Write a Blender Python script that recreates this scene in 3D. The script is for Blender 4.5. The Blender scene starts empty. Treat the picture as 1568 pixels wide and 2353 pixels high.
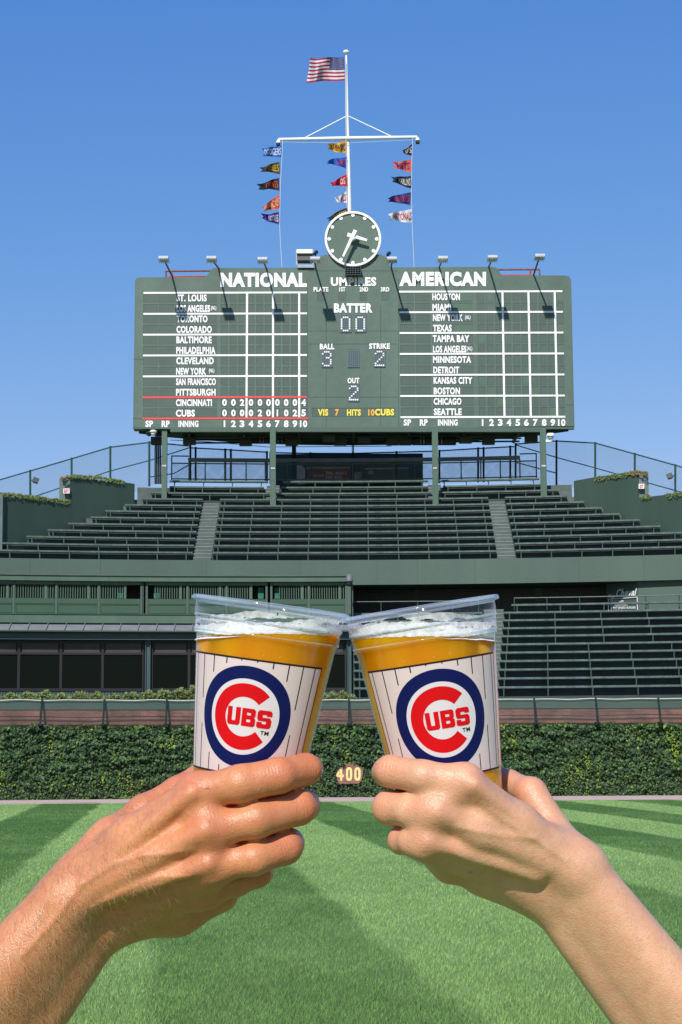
import bpy, bmesh, math, random
import numpy as np
from mathutils import Vector, Matrix, noise
R = math.radians
sc = bpy.context.scene
COL = sc.collection
random.seed(7)

# ------------------------------------------------------------------ camera, sky, sun, exposure
PW, PH, F, HZ = 1568.0, 2352.6, 4600.0, 1733.0        # reference grid, focal length in that grid, horizon row
EYE = 1.7
PITCH = math.atan((HZ - PH / 2) / F)
CP, SP = math.cos(PITCH), math.sin(PITCH)
cd = bpy.data.cameras.new('camera')
cam = bpy.data.objects.new('camera', cd); COL.objects.link(cam)
cam.location = (0, 0, EYE)
ROLL = .0051                                           # the photographer held the camera a touch off level
cam.rotation_euler = (Matrix.Rotation(math.pi / 2 + PITCH, 3, 'X') @ Matrix.Rotation(-math.asin(ROLL), 3, 'Z')).to_euler()
cd.sensor_fit = 'VERTICAL'; cd.sensor_height = 36.0
cd.lens = 36.0 * F / PH
cd.clip_start = 0.05; cd.clip_end = 5000
sc.camera = cam

SUN_DIR = Vector((0.70, 2.67, -2.23)).normalized()     # the way the light travels
SUN_EL = math.asin(-SUN_DIR.z)
SUN_AZ = math.atan2(-SUN_DIR.x, -SUN_DIR.y)            # clockwise from +Y
SKY_GRADE = ((1.33, .60), (.816, 1.186), (.42, 3.29))
w = bpy.data.worlds.new('World'); sc.world = w; w.use_nodes = True
nt = w.node_tree; nt.nodes.clear()
sky = nt.nodes.new('ShaderNodeTexSky'); sky.sky_type = 'NISHITA'; sky.sun_disc = False
sky.sun_elevation = SUN_EL; sky.sun_rotation = SUN_AZ
sky.altitude = 200; sky.air_density = 1.0; sky.dust_density = 0.0; sky.ozone_density = 4.5
sep = nt.nodes.new('ShaderNodeSeparateColor'); comb = nt.nodes.new('ShaderNodeCombineColor'); nt.links.new(sky.outputs[0], sep.inputs[0])
for i, (gm, gn) in enumerate(SKY_GRADE):                # the deep clear blue of the day, channel by channel
    pw_ = nt.nodes.new('ShaderNodeMath'); pw_.operation = 'POWER'; pw_.inputs[1].default_value = gm; nt.links.new(sep.outputs[i], pw_.inputs[0])
    ml_ = nt.nodes.new('ShaderNodeMath'); ml_.operation = 'MULTIPLY'; ml_.inputs[1].default_value = gn; nt.links.new(pw_.outputs[0], ml_.inputs[0]); nt.links.new(ml_.outputs[0], comb.inputs[i])
bg = nt.nodes.new('ShaderNodeBackground'); bg.inputs[1].default_value = 0.105
wo = nt.nodes.new('ShaderNodeOutputWorld')
nt.links.new(comb.outputs[0], bg.inputs[0]); nt.links.new(bg.outputs[0], wo.inputs[0])
sd = bpy.data.lights.new('sun', 'SUN'); sd.energy = 4.9; sd.angle = R(0.53); sd.color = (1.0, 0.955, 0.88)
sun = bpy.data.objects.new('sun', sd); COL.objects.link(sun)
sun.rotation_euler = SUN_DIR.to_track_quat('-Z', 'Y').to_euler()
sun.location = (-30, -100, 90)
sc.view_settings.view_transform = 'Standard'; sc.view_settings.look = 'None'
sc.view_settings.exposure = 0.0; sc.view_settings.gamma = 1.0
sc.cycles.max_bounces = 10; sc.cycles.transparent_max_bounces = 24
sc.cycles.transmission_bounces = 8; sc.cycles.use_denoising = True
sc.cycles.caustics_reflective = False; sc.cycles.caustics_refractive = False

# ------------------------------------------------------------------ measuring helpers
def ray(px, py):
    u = (px - PW / 2) / F; v = (PH / 2 - py) / F; u, v = u + v * ROLL, v - u * ROLL
    return Vector((u, CP - v * SP, SP + v * CP))
def at(px, py, Y):                                     # point of the world plane y = Y
    d = ray(px, py); t = Y / d.y
    return Vector((d.x * t, Y, EYE + d.z * t))
def bend(X):                                           # the stands curve gently round the field
    return -.0077 * X * X
def pb(px, py, Y0):                                    # same, for the curved stands: (X, Y0, z) before bending
    Y = Y0
    for _ in range(6):
        p = at(px, py, Y); Y = Y0 + bend(p.x)
    return Vector((p.x, Y0, p.z))
def zb(px, py, Y0): return pb(px, py, Y0).z
def xb(px, py, Y0): return pb(px, py, Y0).x

# ------------------------------------------------------------------ mesh builder
class MB:
    def __init__(s): s.v = []; s.f = []; s.m = []; s.sm = []
    def add(s, verts, faces, mi=0, smooth=False):
        o = len(s.v); s.v.extend([tuple(v) for v in verts])
        for f in faces:
            s.f.append(tuple(i + o for i in f)); s.m.append(mi); s.sm.append(smooth)
        return s
    def hexa(s, c, mi=0):                              # 8 corners: bottom loop then top loop
        return s.add(c, [(3, 2, 1, 0), (4, 5, 6, 7), (0, 1, 5, 4), (1, 2, 6, 5), (2, 3, 7, 6), (3, 0, 4, 7)], mi)
    def box(s, x0, x1, y0, y1, z0, z1, mi=0, n=1):
        for i in range(n):
            a = x0 + (x1 - x0) * i / n; b = x0 + (x1 - x0) * (i + 1) / n
            if n == 1:
                s.hexa([(a, y0, z0), (b, y0, z0), (b, y1, z0), (a, y1, z0), (a, y0, z1), (b, y0, z1), (b, y1, z1), (a, y1, z1)], mi)
        if n > 1: s.sweep([(y0, z0), (y1, z0), (y1, z1), (y0, z1)], x0, x1, n, mi)
        return s
    def sweep(s, sec, x0, x1, n=12, mi=0, smooth=False):   # section (y, z) carried along x, capped
        k = len(sec); vs = []; fs = []
        for i in range(n + 1):
            x = x0 + (x1 - x0) * i / n
            vs += [(x, y, z) for y, z in sec]
        for i in range(n):
            for j in range(k):
                a = i * k + j; b = i * k + (j + 1) % k
                fs.append((a, a + k, b + k, b))
        s.add(vs, fs, mi, smooth)
        s.add([vs[i] for i in range(k)], [tuple(range(k))], mi)
        s.add([vs[n * k + i] for i in range(k)], [tuple(reversed(range(k)))], mi)
        return s
    def tube(s, pts, r, n=8, mi=0, smooth=True, caps=True):
        pts = [Vector(p) for p in pts]; rs = r if isinstance(r, (list, tuple)) else [r] * len(pts)
        vs = []; fs = []; up = None
        for i, p in enumerate(pts):
            t = (pts[min(i + 1, len(pts) - 1)] - pts[max(i - 1, 0)]).normalized()
            if up is None: up = Vector((0, 0, 1)) if abs(t.z) < .9 else Vector((1, 0, 0))
            a = t.cross(up).normalized(); b = a.cross(t).normalized(); up = b
            for j in range(n):
                q = 2 * math.pi * j / n
                vs.append(p + (a * math.cos(q) + b * math.sin(q)) * rs[i])
        for i in range(len(pts) - 1):
            for j in range(n):
                fs.append((i * n + j, i * n + (j + 1) % n, (i + 1) * n + (j + 1) % n, (i + 1) * n + j))
        s.add(vs, fs, mi, smooth)
        if caps:
            s.add([vs[i] for i in range(n)], [tuple(reversed(range(n)))], mi)
            s.add(vs[-n:], [tuple(range(n))], mi)
        return s
    def bar(s, a, b, w, h=None, mi=0):                 # square bar between two points
        a = Vector(a); b = Vector(b); h = h or w; t = (b - a).normalized()
        up = Vector((0, 0, 1)) if abs(t.z) < .95 else Vector((0, 1, 0))
        x = t.cross(up).normalized() * w / 2; y = x.cross(t).normalized() * h / 2
        return s.hexa([a - x - y, a + x - y, a + x + y, a - x + y, b - x - y, b + x - y, b + x + y, b - x + y], mi)
    def lathe(s, prof, n=48, mi=0, M=None, smooth=True, close=False):
        vs = []; fs = []; k = len(prof)
        for i in range(n):
            q = 2 * math.pi * i / n
            for r, z in prof:
                p = Vector((r * math.cos(q), r * math.sin(q), z)); vs.append(M @ p if M else p)
        for i in range(n):
            for j in range(k - 1 + (1 if close else 0)):
                a = i * k + j; b = ((i + 1) % n) * k + j; c = ((i + 1) % n) * k + (j + 1) % k; d = i * k + (j + 1) % k
                fs.append((a, b, c, d))
        return s.add(vs, fs, mi, smooth)
    def prism(s, poly, y0, y1, mi=0):                  # polygon in (x, z), front at y0, back at y1
        k = len(poly); vs = [(x, y0, z) for x, z in poly] + [(x, y1, z) for x, z in poly]
        return s.add(vs, [tuple(range(k)), tuple(reversed(range(k, 2 * k)))] + [(i, i + k, (i + 1) % k + k, (i + 1) % k) for i in range(k)], mi)
    def bent(s):
        s.v = [(x, y + bend(x), z) for x, y, z in s.v]; return s
    def build(s, name, mat, parent=None, origin=None):
        me = bpy.data.meshes.new(name)
        o0 = Vector(origin) if origin is not None else (worldloc(parent) if parent else Vector((0, 0, 0)))
        me.from_pydata([(Vector(v) - o0) for v in s.v], [], s.f)
        for m in (mat if isinstance(mat, (list, tuple)) else [mat]): me.materials.append(m)
        me.polygons.foreach_set('material_index', s.m)
        me.polygons.foreach_set('use_smooth', s.sm)
        me.update()
        o = bpy.data.objects.new(name, me); COL.objects.link(o)
        if parent: o.parent = parent
        if origin is not None: o.location = o0 - (worldloc(parent) if parent else Vector((0, 0, 0)))
        return o
def worldloc(o):
    l = Vector((0, 0, 0))
    while o: l = l + o.location; o = o.parent
    return l
def fixn(o):                                           # outward normals
    bm = bmesh.new(); bm.from_mesh(o.data); bmesh.ops.recalc_face_normals(bm, faces=bm.faces); bm.to_mesh(o.data); bm.free(); return o
def bevel(o, wdt, seg=2):
    m = o.modifiers.new('bevel', 'BEVEL'); m.width = wdt; m.segments = seg; m.limit_method = 'ANGLE'; return o
def tag(o, label, cat, group=None, kind=None):
    o['label'] = label; o['category'] = cat
    if group: o['group'] = group
    if kind: o['kind'] = kind
    return o
def struct(o): o['kind'] = 'structure'; return o
def thing(name, label, cat, loc, group=None):
    o = bpy.data.objects.new(name, None); COL.objects.link(o); o.location = loc; o.empty_display_size = .2
    return tag(o, label, cat, group)
def inst(src, name, parent, loc):
    o = src.copy(); o.name = name; COL.objects.link(o); o.parent = parent; o.location = Vector(loc) - worldloc(parent); return o

# ------------------------------------------------------------------ materials
def srgb(r, g, b):
    f = lambda c: (c / 255 / 12.92) if c <= 10 else ((c / 255 + .055) / 1.055) ** 2.4
    return (f(r), f(g), f(b))
def newmat(name):
    m = bpy.data.materials.new(name); m.use_nodes = True
    n = m.node_tree.nodes; return m, n, m.node_tree.links, n['Principled BSDF']
def pmat(name, col, rough=.6, var=.12, scale=3.0, bump=0.0, bscale=40.0, spec=.4, metal=0.0, streak=False, var2=.0, s2=60.):
    m, n, l, b = newmat(name)
    b.inputs['Roughness'].default_value = rough; b.inputs['Metallic'].default_value = metal
    b.inputs['Specular IOR Level'].default_value = spec
    tc = n.new('ShaderNodeTexCoord')
    no = n.new('ShaderNodeTexNoise'); no.inputs['Scale'].default_value = scale; no.inputs['Detail'].default_value = 6
    if streak:
        mp = n.new('ShaderNodeMapping'); mp.inputs['Scale'].default_value = (1, 1, .12)
        l.new(tc.outputs['Object'], mp.inputs[0]); l.new(mp.outputs[0], no.inputs['Vector'])
    else: l.new(tc.outputs['Object'], no.inputs['Vector'])
    mr = n.new('ShaderNodeMapRange'); mr.inputs[1].default_value = .3; mr.inputs[2].default_value = .7
    mr.inputs[3].default_value = 1 - var; mr.inputs[4].default_value = 1 + var
    l.new(no.outputs[0], mr.inputs[0])
    val = mr.outputs[0]
    if var2:
        n2 = n.new('ShaderNodeTexNoise'); n2.inputs['Scale'].default_value = s2; n2.inputs['Detail'].default_value = 4
        l.new(tc.outputs['Object'], n2.inputs['Vector'])
        m2 = n.new('ShaderNodeMapRange'); m2.inputs[1].default_value = .3; m2.inputs[2].default_value = .7
        m2.inputs[3].default_value = 1 - var2; m2.inputs[4].default_value = 1 + var2
        l.new(n2.outputs[0], m2.inputs[0])
        mu = n.new('ShaderNodeMath'); mu.operation = 'MULTIPLY'; l.new(val, mu.inputs[0]); l.new(m2.outputs[0], mu.inputs[1]); val = mu.outputs[0]
    mx = n.new('ShaderNodeVectorMath'); mx.operation = 'SCALE'; mx.inputs[0].default_value = col
    l.new(val, mx.inputs['Scale']); l.new(mx.outputs[0], b.inputs['Base Color'])
    if bump:
        nb = n.new('ShaderNodeTexNoise'); nb.inputs['Scale'].default_value = bscale; nb.inputs['Detail'].default_value = 5
        l.new(tc.outputs['Object'], nb.inputs['Vector'])
        bp = n.new('ShaderNodeBump'); bp.inputs['Strength'].default_value = bump; bp.inputs['Distance'].default_value = .05
        l.new(nb.outputs[0], bp.inputs['Height']); l.new(bp.outputs[0], b.inputs['Normal'])
    return m
def wire_mat(name, col, pitch, wire):                  # chain-link: diagonal wires with open gaps
    m, n, l, b = newmat(name)
    b.inputs['Base Color'].default_value = (*col, 1); b.inputs['Roughness'].default_value = .5
    tc = n.new('ShaderNodeTexCoord'); sp = n.new('ShaderNodeSeparateXYZ'); l.new(tc.outputs['Object'], sp.inputs[0])
    def M(op, a, bb=None):
        q = n.new('ShaderNodeMath'); q.operation = op
        for i, x in enumerate((a, bb)):
            if x is None: continue
            if isinstance(x, (int, float)): q.inputs[i].default_value = x
            else: l.new(x, q.inputs[i])
        return q.outputs[0]
    out = None
    for op in ('ADD', 'SUBTRACT'):
        s = M(op, sp.outputs[0], sp.outputs[2]); fr = M('FRACT', M('MULTIPLY', s, 1 / pitch))
        c = M('LESS_THAN', fr, wire / pitch); out = c if out is None else M('MAXIMUM', out, c)
    tr = n.new('ShaderNodeBsdfTransparent'); mx = n.new('ShaderNodeMixShader')
    l.new(out, mx.inputs[0]); l.new(tr.outputs[0], mx.inputs[1]); l.new(b.outputs[0], mx.inputs[2])
    l.new(mx.outputs[0], n['Material Output'].inputs[0])
    return m
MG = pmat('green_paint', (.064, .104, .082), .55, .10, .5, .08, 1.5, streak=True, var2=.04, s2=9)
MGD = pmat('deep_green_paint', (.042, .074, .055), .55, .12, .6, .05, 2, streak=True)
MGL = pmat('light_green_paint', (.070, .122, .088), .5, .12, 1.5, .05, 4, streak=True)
MBG = pmat('board_green', (.080, .128, .101), .5, .13, .7, .35, .9, streak=True, var2=.06, s2=3)
MSLOT = pmat('slot_green', (.064, .100, .082), .6, .10, .8)
MSLOT2 = pmat('slot_green_bright', (.072, .128, .088), .6, .10, .8)
MSLOT3 = pmat('slot_grey_blue', (.078, .112, .108), .6, .10, .8)
MW = pmat('white_paint', (.80, .80, .80), .5, .04, 2)
MRED = pmat('red_paint', (.72, .06, .055), .5, .05, 2)
MYEL = pmat('yellow_paint', (.82, .66, .06), .5, .05, 2)
MORA = pmat('orange_paint', (.82, .40, .04), .5, .05, 2)
MDOT = pmat('dot_panel_grey', (.085, .125, .145), .5, .06, 2)
MSTEEL = pmat('grey_steel', (.34, .36, .37), .4, .1, 3, metal=.5)
MLAMP = pmat('lamp_housing', (.50, .53, .55), .4, .1, 8)
MDARK = pmat('dark_metal', (.018, .020, .022), .5, .2, 3)
MRUST = pmat('rusty_rail', (.20, .085, .06), .7, .3, 6)
MREDR = pmat('red_rail', (.40, .035, .035), .6, .2, 6)
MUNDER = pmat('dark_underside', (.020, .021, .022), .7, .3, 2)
MBENCH = pmat('bench_plank', (.085, .125, .108), .38, .25, 2.5, .1, 20, streak=False, var2=.22, s2=14)
MLEG = pmat('bench_leg', (.030, .066, .044), .5, .2, 5)
MRISER = pmat('riser_green', (.030, .046, .042), .7, .25, 1.2, var2=.12, s2=12)
MSTEP = pmat('grey_step', (.085, .112, .100), .75, .18, 1.5, .1, 30, var2=.10, s2=20)
MCONC = pmat('grey_concrete', (.12, .155, .15), .8, .15, 2, .1, 30)
MPOLE = pmat('white_pole', (.78, .79, .80), .35, .05, 3)
MROPE = pmat('rope', (.55, .57, .6), .8, .05, 3)
MLINK = wire_mat('chain_link_green', (.010, .045, .045), .085, .0085)
MLINKD = wire_mat('chain_link_dark', (.010, .03, .032), .085, .0095)
MPOST = pmat('fence_post_green', (.022, .065, .050), .7, .2, 4, spec=.2)
MPOSTD = pmat('fence_post_dark', (.012, .026, .024), .85, .2, 4, spec=.15)

# ------------------------------------------------------------------ ground
def ground():
    m, n, l, b = newmat('mown_grass')
    tc = n.new('ShaderNodeTexCoord')
    # mowing stripes: three families of straight passes across the outfield
    def math_(op, a, bb=None, c=None):
        q = n.new('ShaderNodeMath'); q.operation = op
        for i, x in enumerate((a, bb, c)):
            if x is None: continue
            if isinstance(x, (int, float)): q.inputs[i].default_value = x
            else: l.new(x, q.inputs[i])
        return q.outputs[0]
    sp = n.new('ShaderNodeSeparateXYZ'); l.new(tc.outputs['Object'], sp.inputs[0])
    wob = n.new('ShaderNodeTexNoise'); wob.inputs['Scale'].default_value = .25; l.new(tc.outputs['Object'], wob.inputs['Vector'])
    wo_ = math_('MULTIPLY', math_('SUBTRACT', wob.outputs[0], .5), .35)
    def stripes(ax, ay, width, off):
        s = math_('ADD', math_('ADD', math_('MULTIPLY', sp.outputs[0], ax), math_('MULTIPLY', sp.outputs[1], ay)), wo_)
        q = math_('SINE', math_('MULTIPLY', math_('ADD', s, off), math.pi / width))
        mr = n.new('ShaderNodeMapRange'); mr.inputs[1].default_value = -.13; mr.inputs[2].default_value = .13
        l.new(q, mr.inputs[0]); return mr.outputs[0]
    s1 = stripes(STR[0][0], STR[0][1], STR[0][2], STR[0][3])
    s2 = stripes(STR[1][0], STR[1][1], STR[1][2], STR[1][3])
    sm = math_('ADD', math_('MULTIPLY', s1, .86), math_('MULTIPLY', s2, .14))
    n1 = n.new('ShaderNodeTexNoise'); n1.inputs['Scale'].default_value = 1.1; n1.inputs['Detail'].default_value = 8; n1.inputs['Roughness'].default_value = .7
    mp = n.new('ShaderNodeMapping'); mp.inputs['Scale'].default_value = (1, .35, 1); l.new(tc.outputs['Object'], mp.inputs[0]); l.new(mp.outputs[0], n1.inputs['Vector'])
    n2 = n.new('ShaderNodeTexNoise'); n2.inputs['Scale'].default_value = 38; n2.inputs['Detail'].default_value = 4; l.new(tc.outputs['Object'], n2.inputs['Vector'])
    near_fade = n.new('ShaderNodeMapRange'); near_fade.inputs[1].default_value = 14; near_fade.inputs[2].default_value = 42; near_fade.inputs[3].default_value = .48; near_fade.inputs[4].default_value = 1.0; l.new(sp.outputs[1], near_fade.inputs[0])
    sm = math_('ADD', math_('MULTIPLY', math_('SUBTRACT', sm, .62), near_fade.outputs[0]), .62)   # stripe contrast drops on the turf nearer the camera
    f = math_('ADD', math_('ADD', sm, math_('MULTIPLY', math_('SUBTRACT', n1.outputs[0], .5), .9)), math_('MULTIPLY', math_('SUBTRACT', n2.outputs[0], .5), .55))
    cr = n.new('ShaderNodeValToRGB'); e = cr.color_ramp.elements
    e[0].position = .0; e[0].color = (*GRASS_D, 1); e[1].position = 1.0; e[1].color = (*GRASS_L, 1)
    l.new(f, cr.inputs[0])
    at_ = n.new('ShaderNodeAttribute'); at_.attribute_name = 'tint'
    sc_ = n.new('ShaderNodeVectorMath'); sc_.operation = 'SCALE'; l.new(cr.outputs[0], sc_.inputs[0]); l.new(math_('ADD', at_.outputs['Fac'], 1.0), sc_.inputs['Scale']); l.new(sc_.outputs[0], b.inputs['Base Color'])
    b.inputs['Roughness'].default_value = .75; b.inputs['Specular IOR Level'].default_value = .25
    bp = n.new('ShaderNodeBump'); bp.inputs['Strength'].default_value = .6; bp.inputs['Distance'].default_value = .03
    l.new(n2.outputs[0], bp.inputs['Height']); l.new(bp.outputs[0], b.inputs['Normal'])
    g = MB(); g.add([(-900, -300, 0), (900, -300, 0), (900, 2500, 0), (-900, 2500, 0)], [(0, 1, 2, 3)])
    struct(g.build('ground', m))
    # standing blades near the camera, tinted like the stripe they grow in
    rng = np.random.default_rng(3)
    N = 520000
    y = 11.5 + (74 - 11.5) * rng.random(N) ** 2.0
    x = (rng.random(N) * 2 - 1) * (y * .185 + .3)
    h = (.020 + .018 * rng.random(N)) * np.clip(1.25 - y / 110, .6, 1.2); wd = (.0017 + .0013 * rng.random(N)) * (.35 + y / 22)
    a = rng.random(N) * 2 * np.pi; lean = .008 + .014 * rng.random(N)
    V = np.zeros((N, 3, 3), np.float32)
    V[:, 0] = np.stack([x - wd * np.cos(a * .35), y - wd * np.sin(a * .35), np.zeros(N)], 1)
    V[:, 1] = np.stack([x + wd * np.cos(a * .35), y + wd * np.sin(a * .35), np.zeros(N)], 1)
    V[:, 2] = np.stack([x + lean * np.cos(a), y + lean * np.sin(a), h], 1)
    me = bpy.data.meshes.new('grass_blades'); me.vertices.add(N * 3); me.loops.add(N * 3); me.polygons.add(N)
    me.vertices.foreach_set('co', V.ravel()); me.loops.foreach_set('vertex_index', np.arange(N * 3, dtype=np.int32))
    me.polygons.foreach_set('loop_start', np.arange(0, N * 3, 3, dtype=np.int32)); me.polygons.foreach_set('loop_total', np.full(N, 3, np.int32))
    me.update(); me.materials.append(m); me.attributes.new('tint', 'FLOAT', 'POINT').data.foreach_set('value', np.repeat(np.where(rng.random(N) < .5, .75 * rng.random(N), -.65 * rng.random(N)), 3).astype(np.float32))
    o = bpy.data.objects.new('grass_blades', me); COL.objects.link(o)
    tag(o, 'short mown grass blades of the outfield nearest the viewer', 'grass', kind='stuff')
# brick wall line in plan (x, y)
WALL = [(-20, 76.4), (-13.2, 77.9), (-6, 79.6), (0, 80.3), (7, 80.6), (14, 80.7), (20, 80.6)]
def wall_y(x):
    for (a, ya), (b, yb) in zip(WALL, WALL[1:]):
        if x <= b: break
    return ya + (yb - ya) * (x - a) / (b - a)
STR = [(1.0, .09, 2.07, -6.15), (.30, 1.0, 9.0, 2.0)]
GRASS_D = (.064, .146, .028); GRASS_L = (.232, .365, .110)
ground()
def track():
    m = pmat('warning_track_clay', (.56, .41, .36), .9, .10, .8, .2, 30, var2=.08, s2=25)
    g = MB(); vs = []; k = 40
    for i in range(k + 1):
        x = -21 + 42 * i / k; yw = wall_y(x)
        vs += [(x, yw - 7.2 + .35 * (x < 0) * (-x) * .12, .004), (x, yw + .5, .004)]
    g.add(vs, [(2 * i, 2 * i + 2, 2 * i + 3, 2 * i + 1) for i in range(k)])
    struct(g.build('warning_track', m))
track()

# ------------------------------------------------------------------ upper bleacher stand
NU = 12
def UY(i): return 93.5 + .8 * i
def UZ(i): return 11.09 + .4155 * i
UPY = [1271, 1252.7, 1237, 1221, 1205.5, 1190, 1176, 1162, 1147, 1131.5, 1118, 1104.5]
UL = [-60, 5, 61, 110, 157, 209, 242, 287, 326, 346, 390, 390]
UR = [1640, 1595, 1567, 1518, 1471, 1425, 1384, 1343, 1304, 1285, 1243, 1240]
def lerp(a, b, t): return a + (b - a) * t
def urow_sections(i):
    y = UPY[i]; Y = UY(i)
    if i <= 8:
        t = i / 8
        px = [(UL[i], lerp(443, 466.5, t)), (lerp(486.6, 505.8, t), lerp(1141.6, 1122, t)), (lerp(1185.5, 1161, t), UR[i])]
    else:
        a = {9: (620, 634, 993, 1011.6), 10: (607, 645.6, 984, 1018.5), 11: (614, 652, 984, 1010)}[i]
        px = [(UL[i], a[0]), (a[1], a[2]), (a[3], UR[i])]
    return [(xb(p, y, Y), xb(q, y, Y)) for p, q in px]
stand = thing('bleacher_stand', 'tall dark green concrete stand stepping up below the scoreboard, behind a plain curved fascia', 'stand', (0, 93, 0))
g = MB()
for i in range(NU):
    a = xb(UL[i], UPY[i], UY(i)) - .85; b = xb(UR[i], UPY[i], UY(i)) + .85
    if i >= 9: a = min(a, xb(318, UPY[i], UY(i))); b = max(b, xb(1312, UPY[i], UY(i)))
    z = UZ(i) - .42
    g.sweep([(UY(i) - .38, z - 1.0), (UY(i) + .42 + .8, z - 1.0), (UY(i) + .42 + .8, z), (UY(i) - .38, z)], a, b, 28)
g.bent().build('tier_steps', MRISER, stand)
# paler tread edges
g = MB(); g2 = MB()
for i in range(1, NU):
    a = xb(UL[i], UPY[i], UY(i)) - .85; b = xb(UR[i], UPY[i], UY(i)) + .85
    if i >= 9: a = min(a, xb(318, UPY[i], UY(i))); b = max(b, xb(1312, UPY[i], UY(i)))
    z = UZ(i) - .42
    for xa, xbb in ((a, xb(UL[i], UPY[i], UY(i)) - .02), (xb(UR[i], UPY[i], UY(i)) + .02, b)):
        (g if xa < 0 else g2).sweep([(UY(i) - .40, z - .40), (UY(i) + .4, z - .40), (UY(i) + .4, z + .006), (UY(i) - .40, z + .006)], xa, xbb, 4)
g.bent().build('end_steps', MSTEP, stand); g2.bent().build('end_steps', MSTEP, stand)
# aisles: two half steps a row
def aisle(i0, i1, pxa, pxb):
    g = MB()
    for i in range(i0, i1 + 1):
        t = i / 8; y = UPY[i]; Y = UY(i)
        xa = xb(pxa(t), y, Y); xbb = xb(pxb(t), y, Y); z = UZ(i) - .42
        g.box(xa, xbb, Y - .392, Y + .5, z - .42, z + .008)
        g.box(xa + .01, xbb - .01, Y + .02, Y + .5, z - .3, z + .215)
        g.box(xa - .002, xbb + .002, Y - .405, Y - .38, z - .03, z + .012, 1); g.box(xa + .008, xbb - .008, Y + .006, Y + .04, z + .185, z + .219, 1)
    return g.bent().build('aisle_steps', (MSTEP, MEDGE), stand)
MEDGE = pmat('step_nosing', (.19, .215, .205), .7, .15, 4)
aisle(0, 8, lambda t: lerp(444, 467, t), lambda t: lerp(486, 505, t))
aisle(0, 8, lambda t: lerp(1142.5, 1123, t), lambda t: lerp(1185, 1160, t))
aisle(9, 11, lambda t: lerp(603, 610, t), lambda t: lerp(650, 645, t))
aisle(9, 11, lambda t: lerp(986, 984, t), lambda t: lerp(1014, 1014, t))
# fascia in panels
fz1 = zb(784, 1287, 92.9); fz0 = zb(784, 1344, 92.9)
edges = [-80, 70, 232, 475, 690, 867, 960, 1092, 1330, 1480, 1650]
g = MB()
for a, b in zip(edges, edges[1:]):
    g.sweep([(92.86, fz0), (93.25, fz0), (93.25, fz1), (92.86, fz1)], xb(a, 1300, 92.9) + .006, xb(b, 1300, 92.9) - .006, 6)
g.sweep([(92.88, fz0 + .02), (93.2, fz0 + .02), (93.2, fz1 - .02), (92.88, fz1 - .02)], xb(-80, 1300, 92.9), xb(1650, 1300, 92.9), 30)
g.bent().build('fascia', MG, stand)
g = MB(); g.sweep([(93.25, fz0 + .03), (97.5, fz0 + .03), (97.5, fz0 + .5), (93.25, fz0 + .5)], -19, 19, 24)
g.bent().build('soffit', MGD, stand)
# back wall of the concourse with roll-up shutters
sh = pmat('shutter_slats', (.022, .034, .034), .5, .15, 2)
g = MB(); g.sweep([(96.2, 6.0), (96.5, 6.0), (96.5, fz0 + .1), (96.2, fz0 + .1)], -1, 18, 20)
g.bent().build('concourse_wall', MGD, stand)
for a, b in ((812, 952), (966, 1140), (1152, 1228), (1250, 1392)):
    g = MB(); xa, xbb = xb(a, 1370, 96.1), xb(b, 1370, 96.1); z = 6.2
    while z < fz0 - .05:
        g.box(xa, xbb, 96.08, 96.19, z, z + .10); z += .115
    g.bent().build('roller_shutter', sh, stand)
# angled end wall with the painted menu
cw = thing('menu_wall', 'green block wall under the fascia, painted with a white burger menu, half in shadow', 'wall', (12, 94, 6))
p = [(xb(1394, 1370, 94.5), 94.5), (xb(1467, 1370, 93.25), 93.25), (xb(1620, 1370, 93.2), 93.2)]
def wq(g, a, b, z0, z1, t=.25):
    (x0, y0), (x1, y1) = a, b
    g.hexa([(x0, y0, z0), (x1, y1, z0), (x1 + .1, y1 + t, z0), (x0 + .1, y0 + t, z0), (x0, y0, z1), (x1, y1, z1), (x1 + .1, y1 + t, z1), (x0 + .1, y0 + t, z1)])
g = MB(); wq(g, p[0], p[1], 6, fz0 + .02); wq(g, p[1], p[2], 6, fz0 + .02)
g.bent().build('block_wall', MG, cw)
MENU_A, MENU_B = p[0], p[1]

leg_me = None
def make_leg(h):
    g = MB(); g.box(-.024, .024, .03, .09, -h, -.05); g.box(-.035, .035, .02, .29, -.085, -.045); g.box(-.06, .06, .01, .13, -h, -h + .02)
    return g
ORD = ['first', 'second', 'third', 'fourth', 'fifth', 'sixth', 'seventh', 'eighth', 'ninth', 'tenth', 'eleventh', 'twelfth']
leg_src = {}
def bench(x0, x1, Y, z, label, group, drop, spacing=1.45):
    t = thing('bleacher_bench', label, 'bench', (x0, Y + bend(x0), z), group)
    g = MB(); n = max(2, int((x1 - x0) / 1.2))
    g.sweep([(Y + .012, z - .045), (Y + .30, z - .045), (Y + .30, z + .035), (Y + .288, z + .045), (Y + .014, z + .045), (Y, z + .033), (Y, z - .033)], x0, x1, n)
    g.bent().build('seat_plank', MBENCH, t)
    k = max(2, round((x1 - x0) / spacing) + 1)
    for j in range(k):
        x = lerp(x0 + .25, x1 - .3, j / (k - 1)); loc = (x, Y + bend(x), z)
        if drop not in leg_src:
            o = make_leg(drop).build('leg', MLEG, t, origin=(0, 0, 0)); leg_src[drop] = o; o.location = Vector(loc) - worldloc(t)
        else: inst(leg_src[drop], 'leg', t, loc)
SEC = ['left of the left aisle', 'between the two aisles', 'right of the right aisle']
SEC2 = ['left of the second column', 'between the two middle columns', 'right of the third column']
for i in range(NU):
    for s, (a, b) in enumerate(urow_sections(i)):
        lab = '%s green bleacher bench up from the fascia, in the section %s' % (ORD[i], (SEC if i < 9 else SEC2)[s])
        bench(a, b, UY(i), UZ(i), lab, 'upper bleacher benches', .42)

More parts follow.
